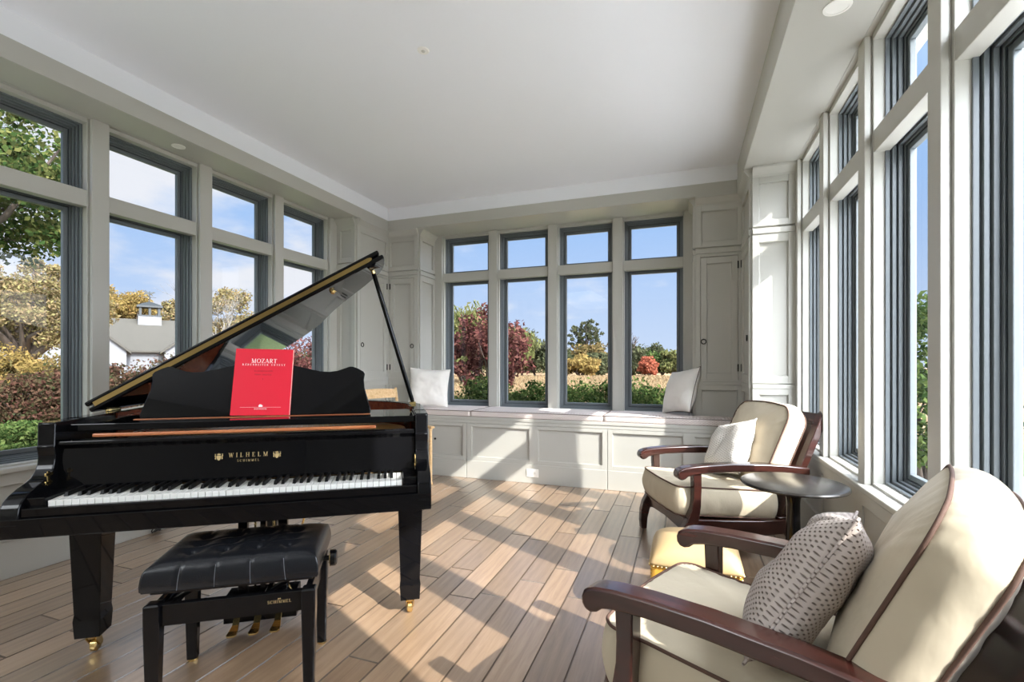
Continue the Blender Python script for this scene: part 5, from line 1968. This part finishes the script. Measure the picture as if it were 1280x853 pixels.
p = at(-118, 7.8)
tree('maple_tree', 'green and yellow maple branches hanging into the leftmost window', 'tree', p, 6.3, 2.75, 'leaf_mixed', n=26000, leaf=0.095, crown0=0.43, nclump=130, clump=0.17, trunk_r=0.16, seed=12, nbr=20, asp=0.8)
p = at(30, 27)
tree('oak_tree', 'big tan leaved oak seen through the leftmost window', 'tree', p, 7.6, 4.6, 'leaf_oak', n=24000, leaf=0.19, crown0=0.2, nclump=110, clump=0.17, trunk_r=0.35, seed=13, nbr=26)
p = at(150, 48)
tree('yellow_tree', 'yellow green tree left of the cupola', 'tree', p, 9.6, 4.0, 'leaf_gold', n=9000, leaf=0.34, crown0=0.15, nclump=60, clump=0.22, seed=14)
p = at(214, 58)
tree('background_tree', 'dull green tree right of the cupola', 'tree', p, 9.6, 3.2, 'leaf_oak', n=7000, leaf=0.34, crown0=0.2, nclump=56, clump=0.22, seed=15)
p = at(287, 30)
tree('brown_tree', 'round brown leaved tree seen above the piano lid', 'tree', p, 6.4, 2.2, 'leaf_oak', n=9000, leaf=0.17, crown0=0.25, nclump=50, clump=0.22, seed=16, nbr=20)
bare_tree('birch', 'bare pale branched birch in front of the brown leaved tree', at(280, 19), 4.4, 0.5, 'palebark', seed=8, levels=5, r0=0.06)
# shrub border
for i, (u, d, h, r, mt, lab, n, lf_) in enumerate((
        (10, 15.5, 2.0, 1.9, 'leaf_gold', 'golden shrub below the big oak, left of the piano', 5200, 0.13),
        (70, 16.5, 1.9, 1.7, 'leaf_ochre', 'ochre shrub right of the golden shrub', 4600, 0.13),
        (-20, 9.6, 1.25, 1.1, 'leaf_rust', 'rust brown shrub at the far left of the shrub border', 5200, 0.08),
        (48, 9.8, 1.25, 1.1, 'leaf_rust', 'rust brown shrub in the middle of the leftmost window', 5200, 0.08),
        (112, 10.4, 1.30, 1.1, 'leaf_rust', 'rust brown shrub behind the first window post', 5200, 0.08),
        (168, 11.2, 1.36, 1.1, 'leaf_rust', 'rust brown shrub in front of the white house', 5200, 0.08),
        (222, 12.2, 1.46, 1.2, 'leaf_rust', 'rust brown shrub at the right end of the white house', 5200, 0.08),
        (300, 13.5, 1.5, 1.3, 'leaf_rust', 'rust brown shrub hidden mostly by the music book', 4200, 0.09),
        (376, 13.5, 2.1, 1.1, 'leaf_red', 'reddish shrub beside the left wall cabinet, under the lid', 4600, 0.09),
        (-30, 6.3, 0.42, 0.75, 'leaf_green', 'low green plants nearest the left edge of the picture', 5200, 0.06),
        (30, 6.4, 0.48, 0.75, 'leaf_green', 'low green plants above the piano arm', 5200, 0.06),
        (84, 6.8, 0.46, 0.75, 'leaf_green', 'low green plants behind the tip of the piano lid', 5200, 0.06))):
    tree('garden_shrub', lab, 'shrub', at(u, d), h, r, mt, n=n, leaf=lf_, crown0=0.05, nclump=44, clump=0.3, seed=60 + i, group='shrub border outside the left windows', nbr=14)


# white house with a grey roof and a cupola
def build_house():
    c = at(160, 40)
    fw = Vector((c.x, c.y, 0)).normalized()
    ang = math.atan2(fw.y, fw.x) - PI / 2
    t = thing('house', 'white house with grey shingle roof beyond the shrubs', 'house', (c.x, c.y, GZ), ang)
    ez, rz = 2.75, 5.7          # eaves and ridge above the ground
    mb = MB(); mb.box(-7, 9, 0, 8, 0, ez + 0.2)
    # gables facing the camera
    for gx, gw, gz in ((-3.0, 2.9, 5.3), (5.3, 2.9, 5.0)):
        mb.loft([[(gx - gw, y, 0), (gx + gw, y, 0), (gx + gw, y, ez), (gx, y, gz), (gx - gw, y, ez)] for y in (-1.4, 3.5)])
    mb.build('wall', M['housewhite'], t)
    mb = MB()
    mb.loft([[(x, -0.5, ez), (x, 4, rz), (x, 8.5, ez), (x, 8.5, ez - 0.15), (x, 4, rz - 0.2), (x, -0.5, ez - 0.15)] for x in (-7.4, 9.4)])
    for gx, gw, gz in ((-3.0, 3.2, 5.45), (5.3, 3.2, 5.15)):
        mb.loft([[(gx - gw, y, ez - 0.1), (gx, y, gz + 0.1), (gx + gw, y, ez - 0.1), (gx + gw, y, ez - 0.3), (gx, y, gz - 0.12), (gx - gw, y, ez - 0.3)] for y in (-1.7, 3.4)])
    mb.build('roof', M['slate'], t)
    k = (1.55, 4.0)
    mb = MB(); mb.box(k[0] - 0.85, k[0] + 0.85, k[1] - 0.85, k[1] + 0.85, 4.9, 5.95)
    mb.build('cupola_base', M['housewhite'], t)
    mb = MB()
    mb.box(k[0] - 0.9, k[0] + 0.9, k[1] - 0.9, k[1] + 0.9, 5.95, 6.05)
    for sx in (-0.68, 0, 0.68):
        for sy in (-0.68, 0.68):
            mb.box(k[0] + sx - 0.09, k[0] + sx + 0.09, k[1] + sy - 0.09, k[1] + sy + 0.09, 6.05, 6.85)
    mb.box(k[0] - 0.95, k[0] + 0.95, k[1] - 0.95, k[1] + 0.95, 6.75, 6.9)
    mb.loft([[(k[0] - s, k[1] - s, z), (k[0] + s, k[1] - s, z), (k[0] + s, k[1] + s, z), (k[0] - s, k[1] + s, z)] for s, z in ((0.95, 6.9), (0.5, 7.15), (0.03, 7.35))])
    cu = mb.build('cupola', M['patina'], t)
    mb = MB()
    mb.cyl((k[0], k[1], 7.3), (k[0], k[1], 8.3), 0.035, seg=8)
    mb.bar((k[0] - 0.5, k[1], 7.75), (k[0] + 0.5, k[1], 7.75), 0.04, 0.05)
    mb.prism([(-0.42, 8.05), (-0.1, 8.0), (0.2, 8.05), (0.45, 8.22), (0.3, 8.28), (0.1, 8.2), (-0.15, 8.22), (-0.3, 8.4), (-0.36, 8.2)], lambda a, b, q: (k[0] + a, k[1] + q, b), -0.02, 0.02)
    mb.build('weathervane', M['patina'], cu)


build_house()

# --- beside the right windows
tree('garden_bush', 'leafy green bush in the narrow slit of the right hand window', 'shrub', (2.45, 6.45), 2.0, 0.8, 'leaf_green', n=6000, leaf=0.08, crown0=0.05, nclump=50, seed=90, nbr=14)
